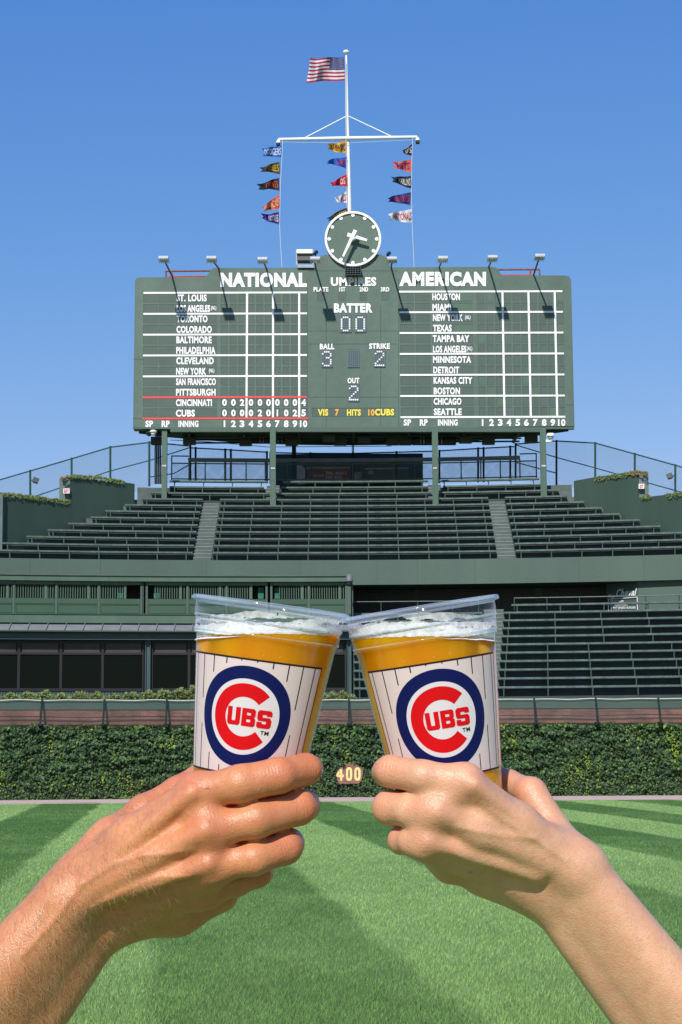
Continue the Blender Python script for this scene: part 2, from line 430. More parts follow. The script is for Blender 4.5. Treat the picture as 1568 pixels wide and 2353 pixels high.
# ------------------------------------------------------------------ lower right bleachers
def LY(i): return 84.0 + .75 * i
def LZ(i): return 4.43 + .398 * i
LPY = [1583.5, 1563, 1541.8, 1523.6, 1503.2, 1484.9, 1465.8, 1448.1, 1430.2, 1412.6, 1395.9]
low = thing('lower_stand', 'lower dark green bleacher stand stepping up beside the glass fronted lounge', 'stand', (8, 82, 0))
g = MB()
for i in range(11):
    z = LZ(i) - .40; a = xb(812, LPY[i], LY(i)); b = 18.5
    g.sweep([(LY(i) - .35, z - 1.2), (LY(i) + 1.2, z - 1.2), (LY(i) + 1.2, z), (LY(i) - .35, z)], a, b, 20)
z = LZ(10) - .41; g.sweep([(LY(10) + 1.0, z - .5), (96.6, z - .5), (96.6, z), (LY(10) + 1.0, z)], a, 18.5, 20)
g.bent().build('tier_steps', MRISER, low)
g = MB()
for i in range(11):
    t = i / 10; y = LPY[i]; Y = LY(i); z = LZ(i) - .40
    xa = xb(lerp(1098, 1112, t), y, Y); xbb = xb(lerp(1142, 1158, t), y, Y)
    g.box(xa, xbb, Y - .362, Y + .5, z - .42, z + .008); g.box(xa + .01, xbb - .01, Y + .02, Y + .5, z - .3, z + .2)
    g.box(xa - .002, xbb + .002, Y - .373, Y - .35, z - .03, z + .012, 1); g.box(xa + .008, xbb - .008, Y + .008, Y + .04, z + .172, z + .204, 1)
g.bent().build('aisle_steps', (MSTEP, MEDGE), low)
for i in range(11):
    y = LPY[i]; Y = LY(i); t = i / 10
    if i < 10:
        bench(xb(813, y, Y), xb(lerp(1096, 1110, t), y, Y), Y, LZ(i), '%s lower green bench up from the fence, seen between the two cups' % ORD[i], 'lower bleacher benches', .40, 2.0)
    bench(xb(lerp(1144, 1160, t) if i < 10 else 1176, y, Y), 18.0, Y, LZ(i), '%s lower green bench up from the fence, right of the right cup' % ORD[i], 'lower bleacher benches', .40, 2.0)
# hand rail along the back of the lower stand
def handrail(name, label, pxs, ytop, Yd, zfoot):
    t = thing(name, label, 'railing', (xb(pxs[0], ytop, Yd), Yd + bend(xb(pxs[0], ytop, Yd)), zfoot))
    pts = []
    n = 12
    for j in range(n + 1):
        px = lerp(pxs[0], pxs[-1], j / n); X = xb(px, ytop, Yd); pts.append((X, Yd, zb(784, ytop, Yd)))
    g = MB(); g.tube(pts, .028, 6); g.bent().build('top_rail', MBENCH, t)
    for px in pxs:
        X = xb(px, ytop, Yd); g = MB(); g.tube([(X, Yd, zfoot), (X, Yd, pts[0][2])], .026, 6); g.bent().build('post', MLEG, t)
handrail('hand_rail', 'thin green hand rail behind the top row of the lower right bleachers', [1182, 1257, 1332, 1407, 1484, 1561, 1610], 1378, 92.1, LZ(10) - .4)
handrail('hand_rail', 'short green hand rail above the bench rows seen between the two cups', [811, 876, 960, 1040, 1100], 1383, 91.9, LZ(10) - .4)

# ------------------------------------------------------------------ parapets either side of the upper benches
def yL(px): return 94.3 + (px + 35) / 341 * 5.6
def yR(px): return 99.9 - (px - 1318) / 274 * 4.8
def parapet(name, label, side, hi, lo, pier):
    Yf = yL if side < 0 else yR
    t = thing(name, label, 'wall', (pb(hi[0][0], 1150, Yf(hi[0][0])).x, 96, 8))
    def slab(top, zdrop, mat, nm, thick=.3):
        g = MB(); vs = []
        k = len(top)
        for px, py in top:
            Y = Yf(px); q = pb(px, py, Y); vs.append((q.x, Y, q.z))
        off = Vector((side * .66, .75, 0)) * thick
        allv = [Vector(v) for v in vs] + [Vector((v[0], v[1], v[2] - zdrop)) for v in vs]
        allv += [v + off for v in allv]
        fs = []
        for j in range(k - 1):
            fs += [(j, j + 1, k + j + 1, k + j), (2 * k + j, 3 * k + j, 3 * k + j + 1, 2 * k + j + 1), (j, 2 * k + j, 2 * k + j + 1, j + 1)]
        fs += [(0, k, 3 * k, 2 * k), (k - 1, 3 * k - 1, 4 * k - 1, 2 * k - 1)]
        g.add(allv, fs); return fixn(g.bent().build(nm, mat, t))
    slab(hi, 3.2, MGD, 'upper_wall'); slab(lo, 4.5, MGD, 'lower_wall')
    (pa, ya), (pc, yc) = pier
    Y = Yf(hi[0][0] if side < 0 else hi[-1][0]) + .05
    q0 = pb(pa, ya, Y); q1 = pb(pc, yc, Y)
    g = MB(); z0 = min(q0.z, q1.z) - 2.2; g.hexa([(q0.x, Y, z0), (q1.x, Y, z0), (q1.x, Y + 1.4, z0), (q0.x, Y + 1.4, z0), (q0.x, Y, q0.z), (q1.x, Y, q1.z), (q1.x, Y + 1.4, q1.z), (q0.x, Y + 1.4, q0.z)])
    g.bent().build('pier', MCONC, t)
    return t
parapet('parapet_wall', 'dark green stepped parapet wall left of the upper benches, leafy along its top', -1,
        [(163, 1096), (225, 1102), (287, 1108), (310, 1111.6)], [(-40, 1131.5), (11, 1137), (90, 1146), (164, 1154.5)], ((137, 1098), (163, 1096)))
parapet('parapet_wall', 'dark green stepped parapet wall right of the upper benches, leafy along its top', 1,
        [(1318.7, 1105), (1359, 1097.6), (1420, 1090), (1466, 1084)], [(1464, 1144), (1473, 1143), (1520, 1137.8), (1610, 1128)], ((1466, 1085), (1490, 1087)))
# pale end block of the lowest left parapet
g = MB(); Y = yL(11); q = pb(-12, 1137, Y); q1 = pb(10.5, 1137, Y)
g.box(q.x, q1.x, Y - .4, Y + .3, q.z - 4, q.z - .01); o = g.bent().build('parapet_block', MCONC)
tag(o, 'pale grey concrete end block of the parapet at the far left edge', 'wall')

# ------------------------------------------------------------------ lettering
_tc = {}
def glyphs(txt, bold):
    k = (txt, bold)
    if k not in _tc:
        c = bpy.data.curves.new('lettering', 'FONT'); c.body = txt; c.offset = bold; c.resolution_u = 3; c.fill_mode = 'FRONT'; c.space_character = 1.0 + bold * 2.2
        o = bpy.data.objects.new('lettering', c); COL.objects.link(o); bpy.context.view_layer.update()
        me = o.evaluated_get(bpy.context.evaluated_depsgraph_get()).to_mesh()
        vs = [(v.co.x, v.co.y) for v in me.vertices]; fs = [tuple(p.vertices) for p in me.polygons]
        bpy.data.objects.remove(o); bpy.data.curves.remove(c)
        x0 = min(v[0] for v in vs); x1 = max(v[0] for v in vs); y0 = min(v[1] for v in vs); y1 = max(v[1] for v in vs)
        _tc[k] = ([((x - x0) / (x1 - x0), (y - y0) / (y1 - y0)) for x, y in vs], fs)
    return _tc[k]
def letter_mb(txt, mp, bold=.028, mi=0, g=None):       # mp(u, v) -> point, u right, v up
    vs, fs = glyphs(txt, bold); g = g or MB()
    return g.add([mp(u, v) for u, v in vs], fs, mi)

# ------------------------------------------------------------------ scoreboard
YS = 99.8
def S(px, py, out=0.0): p = at(px, py, YS); return Vector((p.x, YS - out, p.z))
def rect(px0, px1, py0, py1, out, g=None, mi=0):
    g = g or MB(); return g.add([S(px0, py1, out), S(px1, py1, out), S(px1, py0, out), S(px0, py0, out)], [(0, 1, 2, 3)], mi)
def slab(px0, px1, py0, py1, out, g=None, mi=0, base=0.0):    # a plate standing off the face
    g = g or MB(); a = [S(px0, py1, out), S(px1, py1, out), S(px1, py0, out), S(px0, py0, out)]
    b = [S(px0, py1, base), S(px1, py1, base), S(px1, py0, base), S(px0, py0, base)]
    return g.add(a + b, [(0, 1, 2, 3), (0, 4, 5, 1), (1, 5, 6, 2), (2, 6, 7, 3), (3, 7, 4, 0)], mi)
board = thing('scoreboard', 'huge dark green hand turned baseball scoreboard with white lettering on four columns', 'scoreboard', (S(812, 986).x, YS, S(812, 986).z))
out = [(306.2, 984.7), (310.6, 648), (311.5, 643), (314, 639.6), (319.4, 637.3), (470.4, 636), (475.5, 634), (479, 629), (483, 621.5), (489.4, 616.6), (497, 615.4),
       (727, 615.2), (727.5, 606), (731, 597), (737, 590), (746, 585), (875, 584.5), (884, 588), (891, 595), (895, 604), (896.3, 614.3),
       (1133, 613), (1141, 615), (1147, 621), (1150, 629), (1156, 632.7), (1300.6, 632.7), (1308, 635.5), (1312.3, 642), (1313, 650), (1320.5, 979.4), (812, 983.5)]
g = MB(); k = len(out)
fr = [S(x, y) for x, y in out]; bk = [Vector((v.x, YS + .9, v.z)) for v in fr]
g.add(fr + bk, [tuple(range(k))] + [(i, i + k, (i + 1) % k + k, (i + 1) % k) for i in range(k)])
o = fixn(g.build('board_face', MBG, board))
# bowed body behind the face with its dark underside
xl = S(306.2, 984.7); xr = S(1320.5, 979.4)
arc = []
for j in range(17):
    t = j / 16; X = lerp(xl.x + .2, xr.x - .2, t); d = .9 + 4.3 * (math.sin(math.pi * t) ** .75)
    arc.append((X, YS + d))
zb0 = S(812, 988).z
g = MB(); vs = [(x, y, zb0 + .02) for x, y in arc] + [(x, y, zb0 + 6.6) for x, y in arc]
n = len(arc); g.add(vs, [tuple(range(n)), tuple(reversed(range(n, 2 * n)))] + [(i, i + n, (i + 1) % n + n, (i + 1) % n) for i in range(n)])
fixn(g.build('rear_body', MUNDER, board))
g = MB(); slab(392, 1252, 985.5, 992.5, .06, g, 0, -.35); slab(306.5, 1320, 981.5, 985.5, .03, g, 0, -.3)
g.build('bottom_beam', MG, board)
g = MB()
for j in range(1, 8):                                  # joists and pipes under the body
    X = lerp(xl.x, xr.x, j / 8); g.box(X - .06, X + .06, YS + .5, YS + 3.6, zb0 - .16, zb0 + .03)
for yy, rr in ((YS + 1.2, .05), (YS + 2.2, .04), (YS + 3.2, .05)):
    g.tube([(xl.x + 2.5, yy, zb0 - .12), (xr.x - 2.5, yy, zb0 - .12)], rr, 6)
g.build('under_pipes', MDARK, board)
for px in (355, 430, 560, 668, 756, 782, 838, 905, 935, 1075, 1130, 1228):
    q = S(px, 992, -1.0 - .5 * (px % 3)); g = MB(); g.box(q.x - .32, q.x + .32, q.y, q.y + .5, zb0 - .42, zb0 - .05)
    g.build('junction_box', pmat('junction_grey', (.035, .045, .042), .6, .1, 3) if 'junction_grey' not in bpy.data.materials else bpy.data.materials['junction_grey'], board)
# seams of the steel sheets
g = MB()
for px in (706.5, 916.5, 750, 875): rect(px - .35, px + .35, 640 if px in (706.5, 916.5) else 700, 982, .006, g)
for y in (622, 760, 790, 912): rect(709, 914, y, y + .7, .006, g)
rect(307, 330, 825, 825.6, .006, g); rect(306, 330, 961, 961.7, .006, g); rect(1300, 1319, 930, 930.6, .006, g); rect(404, 404.6, 962, 982, .006, g)
g.build('panel_seams', MDARK, board)
# slots for the hand-turned numbers
RN = lambda k: (672.6 + 24.01 * k, 672.6 + 24.01 * (k + 1))
def Lrow(k, px): return lerp(672.6 + 24.01 * k, 672.6 + 24.01 * k - .6, (px - 330) / 376)
def Arow(k, px): return lerp(670 + 24.05 * k, 670 + 24.03 * k - .9, (px - 917) / 376)
def ash(k): return .32 * k                              # columns of the right half lean a little
slots = 0; rest = MB()
LC = [516.4, 536.9, 556.8, 577.3, 597.9, 617.4, 637.9, 658.1, 678.1, 698.1]
AC = [1109.2, 1129.7, 1149.7, 1169.7, 1190.1, 1209.7, 1230.2, 1250.7, 1270.4, 1290.9]
ADJ = {(0, 1): 2, (1, 1): 2, (0, 9): 1, (3, 9): 1, (5, 9): 1, (4, 0): 1, (4, 3): 2, (8, 0): 1, (8, 5): 1, (9, 1): 1, (10, 2): 1, (10, 7): 2, (11, 3): 2, (11, 8): 1, (9, 6): 1}
slot_mats = (MSLOT, MSLOT2, MSLOT3)
def slot_shape(px0, px1, py0, py1, g, mi):
    rect(px0, px1, py0, py1, .008, g, mi)
    rect(px0 - .2, px1 + .2, py0 - .8, py0, .012, g, 3); rect(px0 - .6, px0, py0, py1, .012, g, 3)
for side in (0, 1):
    for k in range(12):
        off = 0 if side == 0 else ash(k)
        rw = Lrow if side == 0 else Arow
        sp = [(330.5, 364.2), (367.6, 401.3)] if side == 0 else [(918.8, 951.3), (955.4, 988.2)]
        nm = (404.5, 498.8) if side == 0 else (993.5, 1086)
        for a, b in sp:
            g = MB(); y = rw(k, a); slot_shape(a + off, b + off, y + 3.0, y + 22, g, 0); g.build('pitcher_slot', slot_mats + (MDARK,), board)
        g = MB(); y = rw(k, nm[0]); slot_shape(nm[0] + off, nm[1] + off, y + 3.0, y + 22, g, 0)
        if side and k in (0, 1, 3): rect(nm[0] + 48 + off, nm[1] + off, y + 3.4, y + 21.8, .014, g, 1)
        g.build('name_slot', slot_mats + (MDARK,), board)
        for c, x in enumerate(LC if side == 0 else AC):
            x += off - (ash(11) if side else 0); y = rw(k, x)
            mi = ADJ.get((k, c), 0) if side else 0
            w_ = 7.6
            if slots < 100 and (side == 0 and k > 1):
                g = MB(); slot_shape(x - w_, x + w_, y + 3, y + 22, g, mi); g.build('inning_slot', slot_mats + (MDARK,), board); slots += 1
            else: slot_shape(x - w_, x + w_, y + 3, y + 22, rest, mi)
o = rest.build('inning_slots', slot_mats + (MDARK,), board); o['kind'] = 'stuff'
# white and red rules
def hrule(p0, p1, mat, w_=2.05, o_=.02):
    (xa, ya), (xc, yc) = p0, p1; g = MB()
    a = [S(xa, ya + w_, o_), S(xc, yc + w_, o_), S(xc, yc - w_, o_), S(xa, ya - w_, o_)]
    g.add(a + [Vector((v.x, YS, v.z)) for v in a], [(0, 1, 2, 3), (0, 4, 5, 1), (1, 5, 6, 2), (2, 6, 7, 3), (3, 7, 4, 0)])
    g.build('rule_line', mat, board)
for j, (y, mt) in enumerate(((672.6, MW), (720.7, MW), (768.6, MW), (816.4, MW), (864.4, MW), (912.6, MRED), (961.3, MRED))):
    hrule((330.4 - .4 * j, y + .5), (705.7 + (2.5 if j == 6 else 0), y - .6), mt)
for j, y in enumerate((670, 717.3, 765, 813, 861.3, 909.7, 958.3)):
    hrule((917.5 + .5 * j, y + .3), (1292.4 + 1.15 * j, y - .8), MW)
for xt, xbm in ((568.3, 566.8), (628, 627.6), (688, 688)):
    g = MB(); a = [S(xbm - 2.3, 959.3, .016), S(xbm + 2.3, 959.3, .016), S(xt + 2.3, 674, .016), S(xt - 2.3, 674, .016)]
    g.add(a, [(0, 1, 2, 3)]); g.build('rule_line', MW, board)
for xt, xbm in ((1154.9, 1159.6), (1214.5, 1220), (1274.8, 1280.8)):
    g = MB(); a = [S(xbm - 2.3, 957.5, .016), S(xbm + 2.3, 957.5, .016), S(xt + 2.3, 671, .016), S(xt - 2.3, 671, .016)]
    g.add(a, [(0, 1, 2, 3)]); g.build('rule_line', MW, board)
# words
def word(txt, px0, px1, py0, py1, mat=None, bold=.034, slope=0.0, name='lettering'):
    def mp(u, v):
        px = lerp(px0, px1, u); return S(px, lerp(py1, py0, v) + slope * (px - px0), .03)
    return letter_mb(txt, mp, bold).build(name, mat or MW, board)
word('NATIONAL', 507, 705.7, 626.5, 660.3, bold=.062); word('AMERICAN', 917.5, 1117, 624.5, 658, bold=.062)
NLT = [('ST. LOUIS', 475.6), ('LOS ANGELES', 483.5), ('TORONTO', 477.5), ('COLORADO', 487.3), ('BALTIMORE', 487), ('PHILADELPHIA', 495.6), ('CLEVELAND', 491.8), ('NEW YORK', 474.4), ('SAN FRANCISCO', 496.6), ('PITTSBURGH', 496), ('CINCINNATI', 487.5), ('CUBS', 448.5)]
for k, (tx, x1) in enumerate(NLT):
    yc = 684.9 + 24.06 * k; word(tx, 406.6 - .18 * k, x1, yc - 8.2, yc + 8.2, bold=.045)
word('(NL)', 485.6, 497.6, 703, 714.5, bold=.03); word('(NL)', 480.6, 493, 847, 858.5, bold=.03)
ALT = [('HOUSTON', 993.7, 1057.3), ('MIAMI', 994, 1037), ('NEW YORK', 995, 1063.8), ('TEXAS', 995.2, 1038.3), ('TAMPA BAY', 994.5, 1078.8), ('LOS ANGELES', 995.2, 1072), ('MINNESOTA', 995.2, 1083), ('DETROIT', 996, 1055.5), ('KANSAS CITY', 996.5, 1085.8), ('BOSTON', 996.8, 1057.4), ('CHICAGO', 996.8, 1060.6), ('SEATTLE', 997, 1061)]
for k, (tx, x0, x1) in enumerate(ALT):
    yc = 682.2 + 24.02 * k; word(tx, x0, x1, yc - 8.1, yc + 8.1, bold=.045)
word('(AL)', 1069, 1081.5, 724.5, 736, bold=.03); word('(AL)', 1073.4, 1085.4, 796, 808, bold=.03)
def digits(row, xs, yc, h, wd, mat=None, bold=.045):
    for d, x in zip(row, xs):
        ww = wd * (.32 if d == '1' else 1.55 if len(d) == 2 else 1)
        word(d, x - ww / 2, x + ww / 2, yc - h / 2, yc + h / 2, mat, bold)
digits('0020000004', LC, 925, 16, 10.5); digits('0000201025', LC, 949, 16, 10.5)
INN = ['1', '2', '3', '4', '5', '6', '7', '8', '9', '10']
digits(INN, LC, 974, 16, 11); digits(INN, AC, 971, 16, 11)
for tx, a, b in (('SP', 334.7, 352.5), ('RP', 372, 390.5), ('INNING', 410.8, 456.6)): word(tx, a, b, 966.5, 982 - .5, bold=.045)
for tx, a, b in (('SP', 927.8, 945.2), ('RP', 965, 983), ('INNING', 1006.6, 1052)): word(tx, a, b, 963.5, 978.5, bold=.045)
word('UMPIRES', 760.5, 865, 637, 657.6, bold=.05); word('BATTER', 767.7, 856.4, 697, 718.6, bold=.055)
for tx, a, b in (('PLATE', 721, 755.2), ('1ST', 780, 794), ('2ND', 826.6, 846.3), ('3RD', 875.3, 895)): word(tx, a, b, 659.8, 670.2, bold=.04)
word('BALL', 735.4, 768.5, 790, 803, bold=.045); word('STRIKE', 848.6, 896.2, 789, 802, bold=.045); word('OUT', 799, 826.2, 868.2, 881.1, bold=.045)
for px in (738, 787, 836, 886): g = MB(); slot_shape(px - 8, px + 8, 671, 690, g, 0); g.build('umpire_slot', slot_mats + (MDARK,), board)
g = MB(); slot_shape(718, 909, 938, 957.5, g, 0); g.build('hits_strip', slot_mats + (MDARK,), board)
word('VIS', 730.8, 754.6, 940, 955.5, MYEL, .045); word('HITS', 797.6, 829.5, 940.5, 955.5, MYEL, .045); word('CUBS', 862, 906, 939.5, 955, MYEL, .05)
word('7', 770.5, 779, 940.5, 955.5, MORA, .045); word('10', 846.5, 861, 940.5, 955.5, MORA, .04)
DIG = {'0': ['.###.', '#...#', '#...#', '#...#', '#...#', '#...#', '#...#', '.###.'], '3': ['.###.', '#...#', '....#', '..##.', '....#', '....#', '#...#', '.###.'],
       '2': ['.###.', '#...#', '....#', '...#.', '..#..', '.#...', '#....', '#####'], ' ': ['.....'] * 8}
def disc(cx, cy, r, o_, g, mi, n=8):
    c = S(cx, cy, o_); rr = r / F * YS
    g.add([(c.x + rr * math.cos(2 * math.pi * j / n), c.y, c.z + rr * math.sin(2 * math.pi * j / n)) for j in range(n)], [tuple(range(n))], mi)
MDIM = pmat('unlit_dot', (.045, .07, .085), .6, .05, 2)
def dotpanel(px0, px1, py0, py1, d):
    g = MB(); slab(px0, px1, py0, py1, .05, g, 0); rect(px0 - .5, px1 + .3, py0 - .8, py0, .052, g, 3)
    for r_ in range(8):
        for c in range(5):
            cx = lerp(px0 + 3.6, px1 - 4.6, c / 4); cy = lerp(py0 + 4, py1 - 4, r_ / 7)
            on = DIG[d][r_][c] == '#'
            disc(cx, cy, 2.0 if on else 1.7, .07 if on else .06, g, 1 if on else 2)
    g.build('dot_panel', (MDOT, MW, MDIM, MDARK), board)
dotpanel(781.8, 808.2, 725.7, 764, '0'); dotpanel(815.4, 841.8, 725.7, 764, '0')
dotpanel(738.5, 765, 805, 844.4, '3'); dotpanel(799.2, 826.2, 804.6, 844.4, ' '); dotpanel(859.8, 886, 804.4, 843.8, '2'); dotpanel(800.5, 826.6, 884.2, 922.8, '2')

# clock
ck = thing('scoreboard_clock', 'round green clock with white rim and dots standing on top of the scoreboard', 'clock', S(811, 615))
cx, cy = 811.3, 550.5; PXM = YS / F
c0 = S(cx, cy)
def cyl(g, r0, r1, o0, o1, n=64, mi=0, cap=True):
    c = c0; ring = lambda r, o_: [(c.x + r * PXM * math.cos(2 * math.pi * j / n), YS - o_, c.z + r * PXM * math.sin(2 * math.pi * j / n)) for j in range(n)]
    if r0 == 0:
        a = ring(r1, o1); b = ring(r1, o0); g.add(a + b, [tuple(range(n))] + [(j, j + n, (j + 1) % n + n, (j + 1) % n) for j in range(n)], mi)
    else:
        a = ring(r0, o1); b = ring(r1, o1); c_ = ring(r1, o0); d = ring(r0, o0)
        g.add(a + b + c_ + d, [f for j in range(n) for k2 in [(j + 1) % n] for f in ((j, k2, k2 + n, j + n), (j + n, k2 + n, k2 + 2 * n, j + 2 * n), (j, j + 3 * n, k2 + 3 * n, k2))], mi)
    return g
fixn(cyl(MB(), 0, 65.5, -.35, .12).build('dial', MBG, ck)); fixn(cyl(MB(), 61.0, 66.2, -.3, .2).build('rim', MW, ck))
for j in range(12):
    q = math.pi / 2 - j * math.pi / 6; g = MB(); x, y = cx + 54.6 * math.cos(q), cy - 54.6 * math.sin(q)
    disc(x, y, 4.3, .15, g, 0, 16); g.build('hour_mark', MW, ck)
def hand(nm, p0, p1, w0, w1, o_):
    d = Vector((p1[0] - p0[0], p1[1] - p0[1])).normalized(); nx, ny = -d.y, d.x; g = MB()
    a = [S(p0[0] - nx * w0, p0[1] - ny * w0, o_), S(p1[0] - nx * w1, p1[1] - ny * w1, o_), S(p1[0] + nx * w1, p1[1] + ny * w1, o_), S(p0[0] + nx * w0, p0[1] + ny * w0, o_)]
    b = [Vector((v.x, v.y + .06, v.z)) for v in a]
    g.add(a + b, [(0, 1, 2, 3), (7, 6, 5, 4), (0, 4, 5, 1), (1, 5, 6, 2), (2, 6, 7, 3), (3, 7, 4, 0)]); fixn(g.build(nm, MW, ck))
hand('hour_hand', (798.5, 544.5), (843.5, 557.5), 4.5, 2.6, .52); hand('minute_hand', (817, 535.5), (788.5, 596), 4.2, 2.2, .62)
g = MB(); q = S(811, 553); g.tube([(q.x, YS - .1, q.z), (q.x, YS - .6, q.z)], .1, 10); g.build('hub', MW, ck)

# honeycomb loudspeaker
hs = thing('horn_speaker', 'dark honeycomb loudspeaker fixed below the clock above the word UMPIRES', 'speaker', S(811, 637))
g = MB()
for j in range(7): px = lerp(793.8, 828.8, j / 6); slab(px - .5, px + .5, 617.3, 636.6, .55, g, 0, .08)
for j in range(5): py = lerp(617.8, 636.2, j / 4); slab(793.3, 829.3, py - .5, py + .5, .54, g, 0, .08)
g.build('grille', pmat('speaker_grille', (.035, .06, .065), .5, .1, 4), hs)
g = MB(); slab(794, 828.6, 617.8, 636, .09, g); g.build('case', MDARK, hs)

# floodlights on arms
LX = [(377, 592, 396.5, 635.5), (487, 592, 503, 616), (604, 594.5, 612.5, 615.5), (724.3, 593.5, 725.6, 615), (901, 593.5, 899.3, 614.5), (1017.5, 592, 1009.5, 614), (1131.5, 590, 1123.5, 613), (1240, 587, 1226.5, 632)]
LN = ['at the far left corner of the board', 'left of the word NATIONAL', 'above the word NATIONAL', 'left of the clock beside the white box', 'just right of the clock', 'above the word AMERICAN', 'right of the word AMERICAN', 'at the far right corner of the board']
MGLASS = pmat('lamp_lens', (.62, .66, .70), .15, .05, 4, spec=.8)
for (hx, hy, bx, by), nm in zip(LX, LN):
    b_ = S(bx, by, -.1); h_ = at(hx, hy + 3.5, YS - 2.62)
    t = thing('board_floodlight', 'grey floodlight on a brown arm ' + nm, 'floodlight', b_, 'floodlights along the top of the scoreboard')
    g = MB(); g.tube([b_, h_], .045, 8); g.build('arm', MRUST, t)
    tt = R(2); sz = .24
    M = Matrix.Translation(h_) @ Matrix.Rotation(-tt, 4, 'X')
    def pr(poly, hw):                                   # profile (y, z) carried across x
        vs = [M @ Vector((-hw, y, z)) for y, z in poly] + [M @ Vector((hw, y, z)) for y, z in poly]; kk = len(poly)
        return vs, [tuple(range(kk)), tuple(reversed(range(kk, 2 * kk)))] + [(i, i + kk, (i + 1) % kk + kk, (i + 1) % kk) for i in range(kk)]
    g = MB(); g.add(*pr([(-.34, -.04), (.34, -.04), (.34, .04), (.22, .11), (-.22, .11), (-.34, .04)], sz)); fixn(g.build('housing', MLAMP, t))
    g = MB(); g.add(*pr([(-.32, -.075), (.32, -.075), (.32, -.052), (-.32, -.052)], sz - .03)); fixn(g.build('lens', MGLASS, t))
    g = MB()
    for j in range(6):
        x = lerp(-sz, sz, j / 5); vs = [M @ Vector((x, -.36, -.12)), M @ Vector((x, .36, -.12))]; g.tube(vs, .012, 4)
        g.tube([M @ Vector((x, -.36, -.12)), M @ Vector((x, -.36, -.03))], .012, 4)
    g.build('guard', MSTEEL, t)

# white equipment box and small cameras by the clock
t = thing('equipment_box', 'white topped grey box on a frame left of the clock', 'box', S(700, 615, -.3))
g = MB(); slab(682.5, 718.8, 576.5, 585.5, .35, g, 0, -.6); fixn(g.build('hood', MW, t))
g = MB(); slab(683, 718, 585.6, 600, .2, g, 0, -.5); fixn(g.build('screen', pmat('screen_grey', (.09, .095, .10), .5, .1, 3), t))
g = MB()
for a, b in (((682.5, 576), (682.5, 612)), ((719.5, 576), (719.5, 610)), ((682.5, 611), (720, 611)), ((684, 614.6), (722, 614.6))): g.bar(S(*a, .1), S(*b, .1), .07)
g.build('frame', MSTEEL, t)
for px, py, side in ((725.7, 582, 'left'), (893, 584.5, 'right')):
    t = thing('small_camera', 'small black camera perched on the shoulder %s of the clock' % side, 'camera', S(px, 590))
    g = MB(); g.tube([S(px - 2, py + 4, .2), S(px + 2, py - 4, -.1)], [.08, .10], 10); g.build('body', MDARK, t)
    g = MB(); g.tube([S(px, py, 0), S(px, 600, -.2)], .03, 6); g.build('bracket', MDARK, t)
# red guard rails behind the lower corners
def railing(label, pts, mat):
    t = thing('roof_railing', label, 'railing', S(pts[0][0][0], 634, -.5))
    for a, b, m_ in pts: g = MB(); g.tube([S(*a, -.6), S(*b, -.6)], .05, 6); g.build('rail' if abs(a[1] - b[1]) < 12 and abs(a[0] - b[0]) > 20 else 'post', m_, t)
railing('rusty red guard rail on the low left corner of the scoreboard', [((379, 616.5), (490, 615.5), MRUST), ((385.5, 630), (472, 628.6), MREDR), ((379, 616), (380.5, 637), MRUST), ((392, 618), (398, 637), MREDR), ((386, 634.5), (471, 634), MREDR)], MREDR)
railing('rusty brown guard rail on the low right corner of the scoreboard', [((1134, 613), (1242, 612.5), MRUST), ((1151, 626.5), (1230, 626.3), MREDR), ((1242, 612), (1244, 633), MRUST), ((1223, 613), (1218, 633), MREDR), ((1152, 631.5), (1244, 631.8), MREDR)], MRUST)
g = MB(); slab(490, 727, 613.6, 615.0, -.2, g, 0, -.5); slab(896, 1134, 612.2, 613.4, -.2, g, 0, -.5); g.build('top_trim', MREDR, board)

# columns
CN = ['outermost left column', 'second column from the left', 'third column from the left', 'outermost right column']
for (a, b, y1, row, num), nm in zip(((372, 384, 1131, 9, '535'), (621, 634, 1148, 8, '536'), (994, 1007, 1146, 8, '537'), (1242.5, 1256, 1126, 9, '538')), CN):
    Yc = UY(row) - .2; q0 = pb((a + b) / 2, y1, Yc); Ya = Yc + bend(q0.x)
    xa, xc = at(a, 1060, Ya).x, at(b, 1060, Ya).x; z1 = at(a, 993, Ya).z + .2; z0 = q0.z - .3
    t = thing('support_column', 'green riveted steel post with a small number plate, %s under the scoreboard' % nm, 'column', (q0.x, Ya, z0), 'columns under the scoreboard')
    g = MB(); g.box(xa, xc, Ya, Ya + .04, z0, z1); g.box(xa, xc, Ya + .26, Ya + .3, z0, z1); g.box((xa + xc) / 2 - .03, (xa + xc) / 2 + .03, Ya + .04, Ya + .26, z0, z1)
    for zz in np.arange(z0 + .35, z0 + (1.35 if row == 8 else .3), .16):
        for xx in (xa + .06, xc - .06): g.tube([(xx, Ya - .015, zz), (xx, Ya + .01, zz)], .022, 6)
    g.build('shaft', MGL, t)
    py = 1070 if row == 9 else 1075.5
    P = lambda px, yy, o_: at(px, yy, Ya - o_)
    w_ = 4.6; cxm = (a + b) / 2
    g = MB(); g.add([P(cxm - w_ - .6, py + 2.6, .02), P(cxm + w_ + .6, py + 2.6, .02), P(cxm + w_ + .6, py - 2.6, .02), P(cxm - w_ - .6, py - 2.6, .02)], [(0, 1, 2, 3)])
    letter_mb(num, lambda u, v: P(lerp(cxm - w_, cxm + w_, u), lerp(py + 1.9, py - 1.9, v), .03), .04, 1, g); g.build('number_plate', (MGD, MW), t)
# bundle of pipes behind the left column, dark stay posts
t = thing('conduit_bundle', 'bundle of black conduits dropping behind the left column', 'pipes', at(360, 1110, 101.5))
for px in (358.5, 363, 367.5): g = MB(); g.tube([at(px, 995, 101.5), at(px + 1.5, 1045, 101.6), at(px + 2, 1112, 101.6)], .045, 8); g.build('conduit', MDARK, t)
